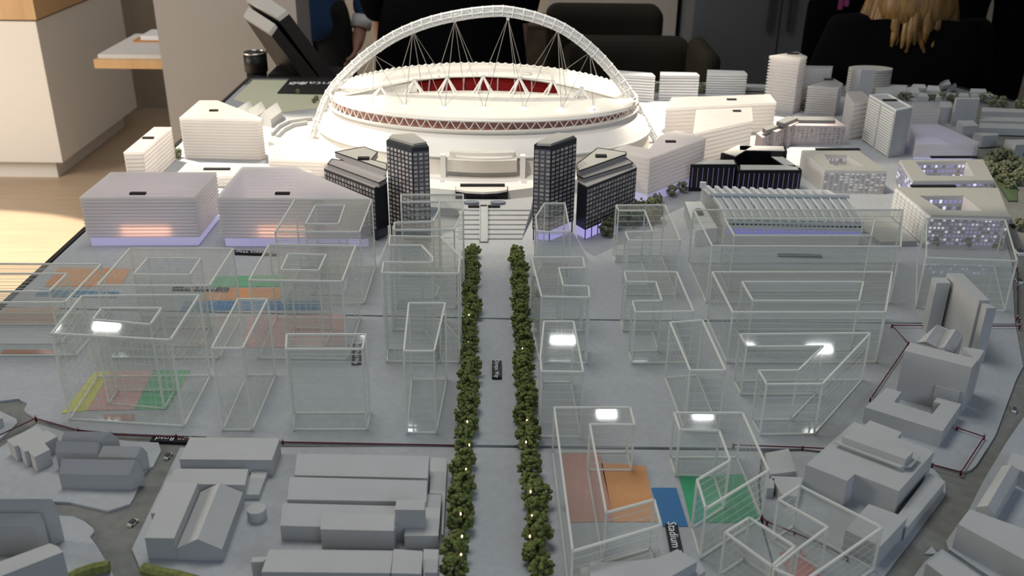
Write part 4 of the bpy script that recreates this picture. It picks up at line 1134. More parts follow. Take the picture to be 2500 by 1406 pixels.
for i in range(14):
    f = (i - .2) / 15.0
    r = R0.lerp(R1, f + .045); tp = PY(r.x * 0 + proj(r)[0] - 24, 456 + i * .9, r.y + .035)
    V = [r + Vector((-.003, 0, 0)), tp + Vector((-.003, 0, -.004)), tp + Vector((-.003, 0, .003)), r + Vector((-.003, 0, .004)), r + Vector((.003, 0, 0)), tp + Vector((.003, 0, -.004)), tp + Vector((.003, 0, .003)), r + Vector((.003, 0, .004))]
    mesh_obj('roof_fin', V, [(0, 1, 2, 3), (7, 6, 5, 4), (0, 4, 5, 1), (1, 5, 6, 2), (2, 6, 7, 3), (3, 7, 4, 0)], M_white, t)
mesh_obj('ridge_beam', *tube([R0 + Vector((-.004, 0, .002)), R1 + Vector((.004, 0, .002))], .0042, 8), mat('ridge_grey', (0.46, 0.48, 0.50), 0.4), t)
windows(t, E0, E1, .018, .030, 30, 1, M_purple, .7, .8, (E0.x, E0.y + .1), nm='lit_window', mats=[glow('arena_purple', (0.30, 0.28, 0.85), 0.55)])
windows(t, E0, E1, .034, .040, 30, 1, M_black, .6, .5, (E0.x, E0.y + .1), nm='vent_slot')
mesh_obj('end_block', *prism([P(u, v, .030) for u, v in [(1672, 492), (1712, 492), (1752, 556), (1698, 562)]], 0, .030), M_ar, t)
mesh_obj('side_ramp', *prism([P(u, v, .010) for u, v in [(2110, 520), (2165, 540), (2240, 588), (2150, 590), (2108, 560)]], 0, .010), M_rooft, t)
pm = P(1712, 492)
mesh_obj('mast_pole', *boxv((pm.x, pm.y, G0), .0035, .0035, HT((1712, 450), (1712, 492))), M_white, t)
mesh_obj('mast_head', *boxv((pm.x, pm.y, G0 + HT((1712, 458), (1712, 492))), .011, .006, .011), M_white, t)
sign('black oblong plaque on the end block of the arena', '', (1708, 520), (1716, 535), .026, .009, z=.030)

# far grey buildings
FAR = [
 ('slate grey slab tower far back on the right with a pale edge', [('body', [(2332, 238), (2392, 238), (2392, 242), (2336, 242)], 0, HT((2336, 242), (2326, 308)))], M_cgrey),
 ('slate grey cube behind the slab tower', [('body', [(2296, 247), (2322, 248), (2326, 262), (2300, 262)], 0, HT((2300, 262), (2299, 302)))], M_cgrey),
 ('low slate grey block at the foot of the slab tower', [('body', [(2337, 294), (2376, 294), (2390, 307), (2352, 308)], 0, HT((2352, 308), (2352, 338)))], M_cgrey),
 ('brown cube at the park edge', [('body', [(2377, 324), (2436, 325), (2438, 330), (2400, 332)], 0, HT((2400, 332), (2398, 360)))], M_blockw),
 ('brown cube cut off beside the park trees', [('body', [(2454, 341), (2520, 340), (2520, 352), (2480, 354)], 0, HT((2454, 341), (2452, 376)))], M_blockw),
 ('long brown shed roof nearest the slab tower, furthest of three', [('body', [(2398, 262), (2540, 268), (2540, 276), (2396, 272)], 0, .016)], M_blockw),
 ('long brown shed roof in the middle of three parallel sheds', [('body', [(2394, 284), (2540, 288), (2540, 298), (2392, 294)], 0, .016)], M_blockw),
 ('long brown shed roof next to the brown cubes, last of three', [('body', [(2392, 300), (2540, 304), (2540, 316), (2390, 312)], 0, .016)], M_blockw),
 ('low grey terrace behind the plain grey tower', [('body', [(2140, 204), (2215, 208), (2212, 222), (2138, 218)], 0, .018)], M_cgrey),
 ('low beige strip building behind the banded blocks', [('body', [(1600, 198), (1870, 206), (1870, 214), (1600, 206)], 0, .010)], M_block),
]
for lab, parts, m in FAR: gblock(lab, parts, m)
# house cluster
HS = [(2208, 226, 2246, 228, 2215, 214, 2240, 212), (2222, 214, 2262, 216, 2230, 205, 2258, 206), (2262, 220, 2296, 222, 2266, 208, 2292, 210), (2290, 210, 2322, 206, 2296, 202, 2316, 194), (2310, 222, 2336, 208, 2316, 214, 2332, 202), (2284, 238, 2304, 238, 2288, 228, 2300, 228), (2310, 234, 2334, 235, 2313, 226, 2332, 227), (2340, 235, 2366, 236, 2342, 226, 2364, 227), (2370, 235, 2396, 236, 2372, 227, 2394, 228), (2402, 237, 2428, 238, 2404, 228, 2424, 229), (2368, 225, 2410, 226, 2370, 216, 2406, 217), (2240, 236, 2268, 237, 2246, 226, 2262, 227)]
for i, (a, b, c_, d_, e, f_, g_, h_) in enumerate(HS):
    t = thing('model_house', 'small brown pitched-roof house in the far cluster by the trees', 'model house', P((a + c_) / 2, b), 'brown houses of the far cluster')
    V, F = gable((a, b), (c_, d_), (e, f_), (g_, h_), .012, .020)
    k = len(V)
    mesh_obj('body', V, F, M_blockw if i % 3 else M_block, t)
# park on the right
plate('park_lawn', 'dark green lawn with bushy trees beside the road', [(2408, 375), (2480, 376), (2484, 490), (2462, 490), (2425, 430)], -.0028, .0005, mat('lawn_green', (0.09, 0.13, 0.06), 0.9, 0.3, 120), 'lawn')
for i in range(34):
    u = random.uniform(2395, 2515); v = random.uniform(372, 440) if i < 26 else random.uniform(395, 460)
    tree('dark green bushy model tree in the park beside the road', P(u, v), random.uniform(.010, .015), 'park trees beside the road', True, .9)
for u, v in [(2200, 246), (2216, 246), (2270, 245), (2283, 246), (2296, 247), (2318, 246), (2330, 248), (2396, 248), (2408, 246), (2425, 252), (2444, 255), (2450, 262), (2484, 264), (2498, 266), (2416, 258), (2436, 262)]:
    tree('tiny green model tree among the far brown houses', P(u, v), random.uniform(.007, .011), 'trees among the far houses', True)
for u, v in [(1604, 222), (1712, 222), (1720, 226), (1708, 228), (1968, 265), (1965, 270)]:
    tree('tiny yellowish tree squeezed between the pale banded blocks', P(u, v), .010, 'trees between the banded blocks', True)
for u, v in [(1985, 352), (1995, 351), (2005, 350), (2012, 350)]:
    tree('tiny dark green bush in front of the pink-grey apartments', P(u, v), .007, 'bushes before the apartments', True, .6)
for u, v in [(1480, 575), (1492, 560), (1505, 552), (1520, 545), (1535, 550), (1552, 545), (1570, 540), (1585, 545), (1600, 540), (1510, 530), (1530, 525), (1560, 522), (1590, 520)]:
    tree('greyish wire model tree beside the purple-lit wing and the clear U-shaped block', P(u, v), random.uniform(.013, .017), 'wire trees beside the purple-lit wing', True, 1.1)
for u, v in [(2278, 602), (2335, 600), (2358, 604), (2428, 606)]:
    tree('yellowish model tree before the lavender-lit window grid', P(u, v), .010, 'yellowish trees before the lit grid', True, 1.2)
for u, v, w in [(434, 386, 'between the narrow frosted block and the blinding five-sided block'), (1605, 498, 'at the foot of the zigzag white block'), (1640, 480, 'between the zigzag white block and the black building'),
             (1665, 470, 'against the corner of the black building'), (2488, 560, 'on the road verge beside the black road plaque')]:
    tree('lone small green tree ' + w, P(u, v), .010, None, True)
for u, v in [(728, 230), (767, 252), (773, 246)]:
    tree('tiny green tree on the pale yellow card at the table corner', P(u, v), .006, 'trees on the yellow corner card', True)
# roof plaques
for u, v, L_, z, lab in ((337, 474, .026, h1, 'black plaque on the roof of the wide frosted block at the table edge'), (690, 474, .024, h2, 'black plaque on the roof of the frosted block with a cut corner'),
                         (522, 271, .018, HT((437, 288), (446, 388)), 'black plaque on the roof of the blinding five-sided block'), (362, 338, .022, HT((419, 310), (427, 390)), 'black plaque on the roof of the narrow frosted block at the table edge'),
                         (530, 414, .052, .022, 'long black plaque on the low frosted podium'), (1637, 347, .020, HT((1587, 385), (1591, 500)), 'black plaque on the roof of the zigzag white block'),
                         (1786, 244, .022, HT((1700, 262), (1700, 335)), 'black plaque on the long glowing frosted block'), (1799, 272, .018, HT((1692, 326), (1694, 408)), 'black plaque on the glowing block in the white quarter'),
                         (1936, 132, .028, HT((1953, 144), (1945, 278)), 'black plaque on top of the tallest white tower'), (2023, 195, .022, HT((2048, 214), (2043, 285)), 'black plaque on the striped block with a pointed roof'),
                         (2172, 246, .030, h8, 'black plaque on the tower with a plain grey side'), (2045, 366, .092, HT((2166, 420), (2169, 474)) + .0015, 'long black plaque on the white-walled courtyard building'),
                         (2328, 385, .094, hc1 * .85 + .0015, 'long black plaque on the rear lavender-lit courtyard building'), (2278, 456, .082, hc1 + .0015, 'long black plaque on the front lavender-lit courtyard building'),
                         (2484, 552, .026, 0.0, 'black plaque standing on the road beside the park')):
    sign(lab, '', (u, v), (u + 60, v), L_, .008, z=z, thick=.003)

# sawtooth building and corner card
t = thing('sawtooth_building', 'grey sawtooth-roofed building behind the blinding tower', 'model building', P(620, 290))
for i, (u, v) in enumerate(((578, 262), (604, 266), (640, 270))):
    w = 26 + 6 * i
    z1_, z2_ = .020, .036
    a, b = P(u - 8, v + 14, z1_), P(u + w * .55, v + 22, z1_)
    r0, r1 = P(u + 12, v - 16 + i * -4, z2_), P(u + 12 + w, v - 14 - i * 4, z2_)
    b2, b3 = P(u + 28, v - 6 - i * 3, z1_), P(u + 42 + i * 3, v + 2, z1_)
    V = [a, b3, r0, r1 * .35 + r0 * .65, b, b2] ; 
    base = [lo_(a), lo_(b), lo_(b3), lo_(b2)]
    top = [a, b, b3, b2]
    rid = [(a + b) / 2 + Vector((0, 0, .016)), (b3 + b2) / 2 + Vector((0, 0, .016))]
    VV = base + top + rid
    mesh_obj('bay', VV, [(3, 2, 1, 0), (0, 1, 5, 8, 4), (2, 3, 7, 9, 6), (1, 2, 6, 5), (3, 0, 4, 7), (5, 6, 9, 8), (7, 4, 8, 9)], M_block2, t)
plate('corner_card', 'pale yellow-green ground card at the far table corner', [(618, 196), (812, 198), (790, 262), (690, 275), (570, 242)], 0.0, .001, mat('pale_yellow_card', (0.66, 0.66, 0.47), 0.6), 'card')
for lab, pl in (('curved grey garden wall beside the stadium, outer of two', [(664, 328), (680, 310), (705, 298), (745, 292), (762, 290)]), ('curved grey garden wall beside the stadium, inner of two', [(676, 334), (692, 318), (715, 306), (750, 300)])):
    V, F = join(*[bar(P(*a, .004), P(*b, .004), .004, .010) for a, b in zip(pl, pl[1:])])
    tag(mesh_obj('garden_wall', V, F, M_block), lab, 'garden wall')
t = thing('logo_plaque', 'large black plaque with upside-down white lettering at the table corner', 'sign', P(750, 210))
mesh_obj('plaque', *prism([P(u, v, .004) for u, v in [(706, 192), (830, 193), (820, 229), (677, 226)]], .001, .004), M_black, t)
pt = P(790, 203, .0045)
text_mesh('lettering', 'quintain', M_ink, t, pt, Vector((-1, 0, 0)), .048)
for u in (715, 738):
    pl = P(u, 203, .0045)
    for k in range(5):
        a = k * 1.257; c_ = pl + Vector((.007 * math.cos(a), .010 * math.sin(a), 0))
        mesh_obj('flower_mark', *prism([Vector((c_.x + .004 * math.cos(j), c_.y + .006 * math.sin(j), 0)) for j in [x * .785 for x in range(8)]], .004, .0046), M_ink, t)

# ------------------------------------------------------------------ the room
def struct(o): o['kind'] = 'structure'; return o
def wood(name, c0, c1, scale=(1.2, 14, 1)):
    m = bpy.data.materials.new(name); m.use_nodes = True; nt = m.node_tree; b = nt.nodes['Principled BSDF']
    tc = nt.nodes.new('ShaderNodeTexCoord'); mp = nt.nodes.new('ShaderNodeMapping'); mp.inputs['Scale'].default_value = scale
    n = nt.nodes.new('ShaderNodeTexNoise'); n.inputs['Scale'].default_value = 3; n.inputs['Detail'].default_value = 6
    r = nt.nodes.new('ShaderNodeValToRGB'); r.color_ramp.elements[0].position = .3; r.color_ramp.elements[1].position = .7
    r.color_ramp.elements[0].color = (*c0, 1); r.color_ramp.elements[1].color = (*c1, 1)
    nt.links.new(tc.outputs['Object'], mp.inputs[0]); nt.links.new(mp.outputs[0], n.inputs['Vector']); nt.links.new(n.outputs['Fac'], r.inputs[0]); nt.links.new(r.outputs[0], b.inputs['Base Color'])
    b.inputs['Roughness'].default_value = 0.45
    return m
M_floor = wood('floor_wood', (0.50, 0.37, 0.25), (0.58, 0.44, 0.30))
M_oak = wood('counter_oak', (0.55, 0.34, 0.16), (0.66, 0.43, 0.22), (8, 1.5, 1))
M_wallc = mat('wall_cream', (0.50, 0.44, 0.35), 0.7)
M_paintw = mat('paint_white', (0.78, 0.75, 0.70), 0.6)
M_taupe = mat('paint_taupe', (0.43, 0.39, 0.35), 0.7)
M_cab = mat('cabinet_grey', (0.16, 0.17, 0.18), 0.45)
M_brown = mat('leather_brown', (0.026, 0.021, 0.014), 0.75, spec=0.12)
M_dbrown = mat('wall_brown', (0.10, 0.065, 0.04), 0.6)
wb = lambda x0, x1, y0, y1, z0, z1: boxv(((x0 + x1) / 2, (y0 + y1) / 2, z0), x1 - x0, y1 - y0, z1 - z0)
struct(mesh_obj('floor', *wb(-5, 5, -2.2, 6.2, -.05, 0), M_floor))
struct(mesh_obj('wall_back', *wb(-5, 5, 5.95, 6.1, 0, 3.3), M_wallc))
struct(mesh_obj('wall_right', *wb(4.6, 4.75, -2.2, 5.95, 0, 3.3), M_dbrown))
# door frame in the cream wall
xl = PY(308, 150, 5.93).x
d1 = struct(mesh_obj('door_1', *wb(xl, xl + .9, 5.91, 5.95, 0, 2.1), M_wallc))
for x in (xl - .05, xl + .045): mesh_obj('door_frame', *wb(x, x + .03, 5.87, 5.95, 0, 2.15), M_wallc, d1)
# partition pillar
xa, xb = PY(396, 160, 3.40).x, PY(734, 160, 3.40).x
pc_ = struct(mesh_obj('wall_partition', *wb(xa, xb, 3.40, 3.62, 0, 3.3), M_taupe))
# reception counter
t = thing('reception_counter', 'white counter with a thick oak top and recessed plinth', 'counter', (-2.9, 5.0, 0))
cx1 = -2.17
mesh_obj('body', *wb(-3.9, cx1, 4.526, 5.55, .10, .765), M_paintw, t)
mesh_obj('plinth', *wb(-3.9, cx1 - .07, 4.60, 5.50, 0, .10), M_paintw, t)
mesh_obj('shadow_gap', *wb(-3.9, cx1 - .03, 4.556, 5.52, .765, .775), M_paintw, t)
mesh_obj('top', *wb(-3.9, cx1 + .01, 4.516, 5.56, .775, .95), M_oak, t)
# desk behind the partition
t = thing('side_desk', 'oak-edged desk with a pale top behind the taupe partition', 'desk', (-1.6, 3.95, 0))
dx = PY(232, 140, 3.86).x
mesh_obj('top', *wb(dx, -1.14, 3.84, 4.30, .715, .75), M_oak, t)
mesh_obj('top_sheet', *wb(dx + .012, -1.14, 3.86, 4.28, .75, .765), M_paintw, t)
for x in (-1.17,):
    mesh_obj('leg', *wb(x - .03, x + .03, 3.9, 4.24, 0, .715), M_paintw, t)
mesh_obj('leg', *wb(-1.30, -1.26, 3.95, 4.24, 0, .715), M_paintw, t)
t = thing('paper_stack', 'white papers and orange folder on the side desk', 'papers', (-1.26, 4.2, .765))
px_ = PY(372, 78, 4.2).x
mesh_obj('folder', *wb(px_ - .05, px_ + .16, 4.10, 4.26, .765, .772), mat('orange_card', (0.55, 0.25, 0.08), 0.6), t)
mesh_obj('sheet', *wb(px_ - .02, px_ + .15, 4.11, 4.25, .772, .79), M_ink, t)
# black bollard and slanted display slabs behind the table corner
pb = PY(624, 150, 2.93)
t = thing('black_bollard', 'black cylindrical post with a chromed rim behind the table corner', 'post', (pb.x, 2.93, 0))
zt_ = PY(624, 128, 2.93).z
mesh_obj('post', *tube([(pb.x, 2.93, 0), (pb.x, 2.93, zt_ - .055)], .030, 20), M_black, t, True)
mesh_obj('head', *tube([(pb.x, 2.93, zt_ - .055), (pb.x, 2.93, zt_)], .034, 20), M_black, t, True)
mesh_obj('rim', *tube([(pb.x + .034 * math.cos(k * .393), 2.93 + .034 * math.sin(k * .393), zt_) for k in range(16)], .003, 6, closed=True), M_pin, t, True)
t = thing('display_case', 'pair of slanted black display slabs with clear acrylic ends', 'display stand', (pb.x + .15, 3.0, 0))
M_clear = mat('acrylic_end', (0.50, 0.49, 0.46), 0.12, spec=0.9)
for A1, A2, A3, A4, B1, B2, B3, B4 in (((663, 88), (678, 67), (600, 48), (613, 25), (775, 235), (815, 235), (705, 205), (745, 205)), ((683, 52), (706, 34), (604, 6), (634, -14), (808, 225), (846, 222), (740, 190), (778, 190))):
    V = [PY(*A1, 2.95), PY(*A2, 2.95), PY(*A4, 3.12), PY(*A3, 3.12), PY(*B1, 2.95), PY(*B2, 2.95), PY(*B4, 3.12), PY(*B3, 3.12)]
    mesh_obj('slab', V, [(0, 1, 2, 3), (7, 6, 5, 4), (0, 4, 5, 1), (1, 5, 6, 2), (2, 6, 7, 3), (3, 7, 4, 0)], M_black, t)
    up = (V[0] - V[4]).normalized() * .012
    V2 = V[:4] + [v + up for v in V[:4]]
    mesh_obj('acrylic_end', V2, [(3, 2, 1, 0), (4, 5, 6, 7), (0, 1, 5, 4), (1, 2, 6, 5), (2, 3, 7, 6), (3, 0, 4, 7)], M_clear, t)
bx = PY(745, 190, 3.04).x
mesh_obj('pedestal', *wb(bx - .10, bx + .14, 2.98, 3.10, 0, .90), M_black, t)
# cabinets on the right
t = thing('grey_cabinet', 'tall dark grey double-door cabinet against the back wall', 'cabinet', (2.0, 5.6, 0))
c0, c1 = PY(1690, 100, 5.3).x, PY(2140, 100, 5.3).x
dv = PY(1903, 60, 5.3).x
mesh_obj('body', *wb(c0, c1, 5.32, 5.94, 0, 2.2), M_cab, t)
for x0, x1 in ((c0 + .08, dv - .004), (dv + .004, c1 - .01)):
    dr = mesh_obj('door', *wb(x0, x1, 5.30, 5.32, .06, 2.15), M_cab, t)
    hx = x1 - .05 if x1 < dv else x0 + .05
    mesh_obj('handle', *wb(hx - .012, hx + .012, 5.255, 5.30, PY(1893, 78, 5.26).z, PY(1893, 78, 5.26).z + .5), mat('handle_dark', (0.06, 0.06, 0.06), 0.3), dr)
w0 = PY(1470, 50, 5.6).x
struct(mesh_obj('wall_panel', *wb(w0 - .3, c0 - .03, 5.70, 5.94, 0, 2.4), M_taupe))
# dark armchairs
def armchair(label, u0, u1, vt, y, d=.75, zseat=.42):
    x0, x1 = PY(u0, vt, y).x, PY(u1, vt, y).x; zt2 = PY((u0 + u1) / 2, vt, y).z
    t = thing('tub_armchair', label, 'armchair', ((x0 + x1) / 2, y + d / 2, 0))
    def rounded(nm, *b_):
        o = mesh_obj(nm, *wb(*b_), M_brown, t); bv = o.modifiers.new('bevel', 'BEVEL'); bv.width = .05; bv.segments = 4
        return o
    rounded('backrest', x0, x1, y, y + .18, .12, zt2)
    rounded('arm', x0, x0 + .16, y + .1, y + d, .12, zt2 - .14)
    rounded('arm', x1 - .16, x1, y + .1, y + d, .12, zt2 - .14)
    rounded('seat', x0 + .12, x1 - .12, y + .12, y + d, .12, zseat)
    for x in (x0 + .08, x1 - .08):
        for yy in (y + .08, y + d - .08): mesh_obj('foot', *tube([(x, yy, 0), (x, yy, .14)], .02, 8), M_black, t)
armchair('dark brown tub armchair with a high curved back by the light wall panel', 1335, 1626, 20, 4.15)
armchair('dark brown low armchair in front of the high-backed one', 1395, 1700, 104, 3.40)
t = thing('side_ottoman', 'dark brown bolster seat beside the low armchair', 'ottoman', (PY(1738, 150, 3.0).x, 3.15, 0))
o = mesh_obj('cushion', *wb(PY(1712, 150, 3.0).x, PY(1765, 150, 3.0).x, 3.0, 3.3, .12, PY(1720, 132, 3.0).z), M_brown, t)
bv = o.modifiers.new('bevel', 'BEVEL'); bv.width = .05; bv.segments = 4
for x in (-.05, .05): mesh_obj('foot', *tube([(t.location.x + x * .4, 3.15, 0), (t.location.x + x * .4, 3.15, .14)], .02, 8), M_black, t)
t = thing('timber_crate', 'dark wooden crate half hidden behind the black coat', 'crate', (PY(1340, 120, 3.9).x, 4.0, 0))
mesh_obj('box', *wb(PY(1255, 120, 3.75).x, PY(1330, 120, 3.75).x, 3.75, 3.98, 0, PY(1340, 66, 3.75).z), mat('dark_timber', (0.075, 0.048, 0.026), 0.6, 0.3, 12), t)
mesh_obj('lid', *wb(PY(1250, 120, 3.75).x, PY(1334, 120, 3.75).x, 3.73, 4.0, PY(1340, 66, 3.75).z, PY(1340, 60, 3.75).z), mat('dark_timber', (0.075, 0.048, 0.026), 0.6), t)

# ------------------------------------------------------------------ people
M_skin = mat('skin', (0.50, 0.27, 0.19), 0.5)
M_blue = mat('knit_blue', (0.035, 0.085, 0.20), 0.9, 0.25, 150, bump=0.5)
M_coat = mat('black_cloth', (0.0030, 0.0030, 0.0034), 0.95, spec=0.05)
M_trs = mat('charcoal_cloth', (0.014, 0.014, 0.014), 0.85, 0.3, 60)
M_hairb = wood('hair_blond', (0.11, 0.055, 0.016), (0.30, 0.17, 0.055), (38, 38, 4))
M_haird = mat('hair_dark', (0.03, 0.02, 0.012), 0.5)
def skin(name, verts, edges, radii, m, parent, root=0, sub=2):
    me = bpy.data.meshes.new(name)
    org = root_loc(parent)
    me.from_pydata([Vector(v) - org for v in verts], edges, [])
    o = bpy.data.objects.new(name, me); COL.objects.link(o); o.parent = parent
    md = o.modifiers.new('skin', 'SKIN'); md.use_smooth_shade = True
    for i, r in enumerate(radii):
        me.skin_vertices[0].data[i].radius = r if isinstance(r, tuple) else (r, r)
        me.skin_vertices[0].data[i].use_root = (i == root)
    s = o.modifiers.new('sub', 'SUBSURF'); s.levels = sub; s.render_levels = sub
    me.materials.append(m)
    return o
def person(label, x, y, face, top, bottom, J=None, seated=False, hair=M_haird, hgt=1.75, cuff=None, long_hair=False, hem=0.0):
    """face: angle of the direction the chest points to; J overrides joint positions (side, forward, up)"""
    k = hgt / 1.75
    j = dict(pel=(0, 0, .93), spi=(0, 0, 1.12), che=(0, 0, 1.32), nec=(0, 0, 1.50), hea=(0, .01, 1.62), crn=(0, .0, 1.72),
             lsh=(.18, 0, 1.42), lel=(.23, -.02, 1.14), lwr=(.24, .06, .90), rsh=(-.18, 0, 1.42), rel=(-.23, -.02, 1.14), rwr=(-.24, .06, .90),
             lhp=(.09, 0, .90), lkn=(.10, .02, .50), lan=(.10, 0, .09), lto=(.10, .15, .04), rhp=(-.09, 0, .90), rkn=(-.10, .02, .50), ran=(-.10, 0, .09), rto=(-.10, .15, .04))
    if J: j.update(J)
    ca, sa = math.cos(face), math.sin(face)
    fw = Vector((ca, sa, 0)); sd = Vector((-sa, ca, 0))
    W = lambda n: Vector((x, y, 0)) + (sd * j[n][0] + fw * j[n][1]) * k + Vector((0, 0, j[n][2] * k))
    t = thing('person', label, 'person', (x, y, 0))
    names = ['pel', 'spi', 'che', 'nec', 'hea', 'crn', 'lsh', 'lel', 'lwr', 'rsh', 'rel', 'rwr', 'lhp', 'lkn', 'lan', 'lto', 'rhp', 'rkn', 'ran', 'rto']
    ed = [(0, 1), (1, 2), (2, 3), (3, 4), (4, 5), (2, 6), (6, 7), (7, 8), (2, 9), (9, 10), (10, 11), (0, 12), (12, 13), (13, 14), (14, 15), (0, 16), (16, 17), (17, 18), (18, 19)]
    rad = [.13, .115, .13, .052, .088, .07, .05, .042, .026, .05, .042, .026, .078, .055, .04, .035, .078, .055, .04, .035]
    V = [W(n) for n in names]; R_ = [r * k for r in rad]
    E = list(ed)
    for wr, el_ in ((8, 7), (11, 10)):               # hands: palm and five fingers
        d = (V[wr] - V[el_]).normalized(); s = d.cross(fw).normalized(); n_ = s.cross(d)
        pa = len(V); V.append(V[wr] + d * .06 * k); R_.append((.022 * k, .034 * k)); E.append((wr, pa))
        for q_, (off, ln) in enumerate(((-.030, .070), (-.010, .080), (.010, .076), (.028, .062))):
            a = len(V); V.append(V[pa] + d * .035 * k + n_ * off * k); R_.append(.0095 * k); E.append((pa, a))
            b = len(V); V.append(V[a] + d * ln * .6 * k + s * .012 * k); R_.append(.0085 * k); E.append((a, b))
            c = len(V); V.append(V[b] + d * ln * .35 * k + s * .022 * k); R_.append(.007 * k); E.append((b, c))
        a = len(V); V.append(V[pa] - n_ * .045 * k + d * .0 * k); R_.append(.011 * k); E.append((pa, a))
        b = len(V); V.append(V[a] - n_ * .012 * k + d * .04 * k); R_.append(.009 * k); E.append((a, b))
    skin('body', V, E, R_, M_skin, t)
    up = ['pel', 'spi', 'che', 'nec', 'lsh', 'lel', 'lwr', 'rsh', 'rel', 'rwr']
    VV = [W(n) for n in up]; VV[3] = W('che').lerp(W('nec'), .62); VV[0] = VV[0] - Vector((0, 0, hem))
    for a, b in ((6, 5), (9, 8)): VV[a] = VV[a].lerp(VV[b], .12)
    skin('top', VV, [(0, 1), (1, 2), (2, 3), (2, 4), (4, 5), (5, 6), (2, 7), (7, 8), (8, 9)], [r * k for r in (.155, .145, .175, .105, .10, .066, .05, .10, .066, .05)], top, t)
    dn = ['spi', 'pel', 'lhp', 'lkn', 'lan', 'rhp', 'rkn', 'ran']
    VV = [W(n) for n in dn]; VV[0] = W('pel').lerp(W('spi'), .55)
    skin('trousers', VV, [(0, 1), (1, 2), (2, 3), (3, 4), (1, 5), (5, 6), (6, 7)], [r * k for r in (.135, .14, .10, .078, .062, .10, .078, .062)], bottom, t)
    for a, b in (('lan', 'lto'), ('ran', 'rto')):
        skin('shoe', [W(a) - Vector((0, 0, .02 * k)) - fw * .05 * k, W(b)], [(0, 1)], [.045 * k, .042 * k], M_black, t)
    if cuff:
        for wr, el_ in (('lwr', 'lel'), ('rwr', 'rel')):
            p = W(wr).lerp(W(el_), .06); d = (W(el_) - W(wr)).normalized()
            mesh_obj('shirt_cuff', *tube([p - d * .02, p + d * .025], .042 * k, 14), cuff, t, True)
    hd = W('hea') + Vector((0, 0, .03 * k)) - fw * .012
    cap = [hd + fw * .02 + Vector((0, 0, .045)), hd - fw * .045, hd - fw * .05 - Vector((0, 0, .07))]
    skin('hair', cap, [(0, 1), (1, 2)], [.098 * k, .105 * k, .075 * k], hair, t)
    if long_hair:
        skin('hair_mass', [hd + Vector((0, 0, .02)) - fw * .02, hd - fw * .055 - Vector((0, 0, .07)), hd - fw * .085 - Vector((0, 0, .17))], [(0, 1), (1, 2)], [(.115, .11), (.13, .085), (.125, .06)], hair, t)
        for q_ in range(34):
            a = (q_ / 33 - .5) * 2.9
            o_ = sd * math.sin(a) * .098 * k - fw * math.cos(a) * .088 * k
            jt = lambda s_: Vector((random.uniform(-s_, s_), random.uniform(-s_, s_), 0))
            b0 = hd + o_ * .75 + Vector((0, 0, .06)); b1 = hd + o_ * 1.12 - Vector((0, 0, .05)) + jt(.006); b2 = hd + o_ * 1.30 - Vector((0, 0, .15)) + jt(.012)
            b3 = hd + o_ * 1.28 - Vector((0, 0, .20 + (.03 if q_ > 15 else 0) * random.random())) - fw * .02 + jt(.02)
            mesh_obj('hair_lock', *tube([b0, b0.lerp(b1, .5), b1, b2, b3], .01, 7, radii=[.008, .016, .018, .015, .004]), hair, t, True)
    nf = W('hea') + fw * .088 * k
    skin('nose', [nf + Vector((0, 0, .025)), nf + fw * .02 - Vector((0, 0, .012))], [(0, 1)], [.008, .013], M_skin, t)
    for s_ in (-1, 1):
        e_ = W('hea') + fw * .078 * k + sd * .032 * s_ * k + Vector((0, 0, .03))
        mesh_obj('eye', *tube([e_ - sd * .008, e_, e_ + sd * .008], .006, 6, radii=[.002, .008, .002]), M_ink, t, True)
        ea = W('hea') + sd * .088 * s_ * k
        skin('ear', [ea + Vector((0, 0, .03)), ea - Vector((0, 0, .025))], [(0, 1)], [.014, .010], M_skin, t)
    return t
D = math.radians
p1 = PY(768, 40, 3.95)
person('person in a blue knit sweater with one hand in a charcoal pocket', p1.x - .02, 3.95, D(-80), M_blue, M_trs, J=dict(lsh=(.19, 0, 1.40), lel=(.26, -.05, 1.10), lwr=(.20, .05, .885)), hgt=1.72, cuff=M_ink, hem=.12)
p2 = PY(1100, 60, 3.28)
person('person in a wide black coat standing with hands lowered behind the stadium', p2.x, 3.28, D(100), M_coat, M_coat, J=dict(spi=(0, 0, 1.10), lsh=(.20, 0, 1.42), lel=(.245, .0, 1.15), lwr=(.22, .06, .97), rsh=(-.20, 0, 1.42), rel=(-.25, 0, 1.15), rwr=(-.235, .05, .95)), hgt=1.78)
# wide hem of the coat
coat_owner = [o for o in COL.objects if o.name.startswith('person') and o.get('label', '').startswith('person in a wide black')][0]
ring0 = lambda z, a, b: [Vector((p2.x + a * math.cos(q_ * math.pi / 12), 3.28 + b * math.sin(q_ * math.pi / 12), z)) for q_ in range(24)]
mesh_obj('coat_skirt', *loft([ring0(1.30, .21, .15), ring0(1.10, .225, .16), ring0(.90, .25, .18), ring0(.60, .27, .20)]), M_coat, coat_owner, True)
p4 = PY(2050, 60, 4.05)
person('person in black leaning beside the grey cabinet with a pink lanyard', p4.x + .02, 4.05, D(-70), M_coat, M_coat, J=dict(spi=(.02, 0, 1.12), lkn=(.16, .0, .5), lan=(.2, 0, .09), lto=(.2, .15, .04), rel=(-.23, .06, 1.18), rwr=(-.06, .24, 1.24), lel=(.23, .06, 1.18), lwr=(.06, .24, 1.26)), hgt=1.76)
o4 = [o for o in COL.objects if o.get('label', '').endswith('pink lanyard')][0]
for u, v in ((2052, 10), (2067, 2)):
    p = PY(u, v, 3.86); mesh_obj('lanyard_tag', *wb(p.x - .008, p.x + .008, 3.855, 3.862, p.z - .02, p.z + .02), mat('pink_card', (0.35, 0.05, 0.20), 0.5), o4)
p5 = PY(2225, 60, 3.02)
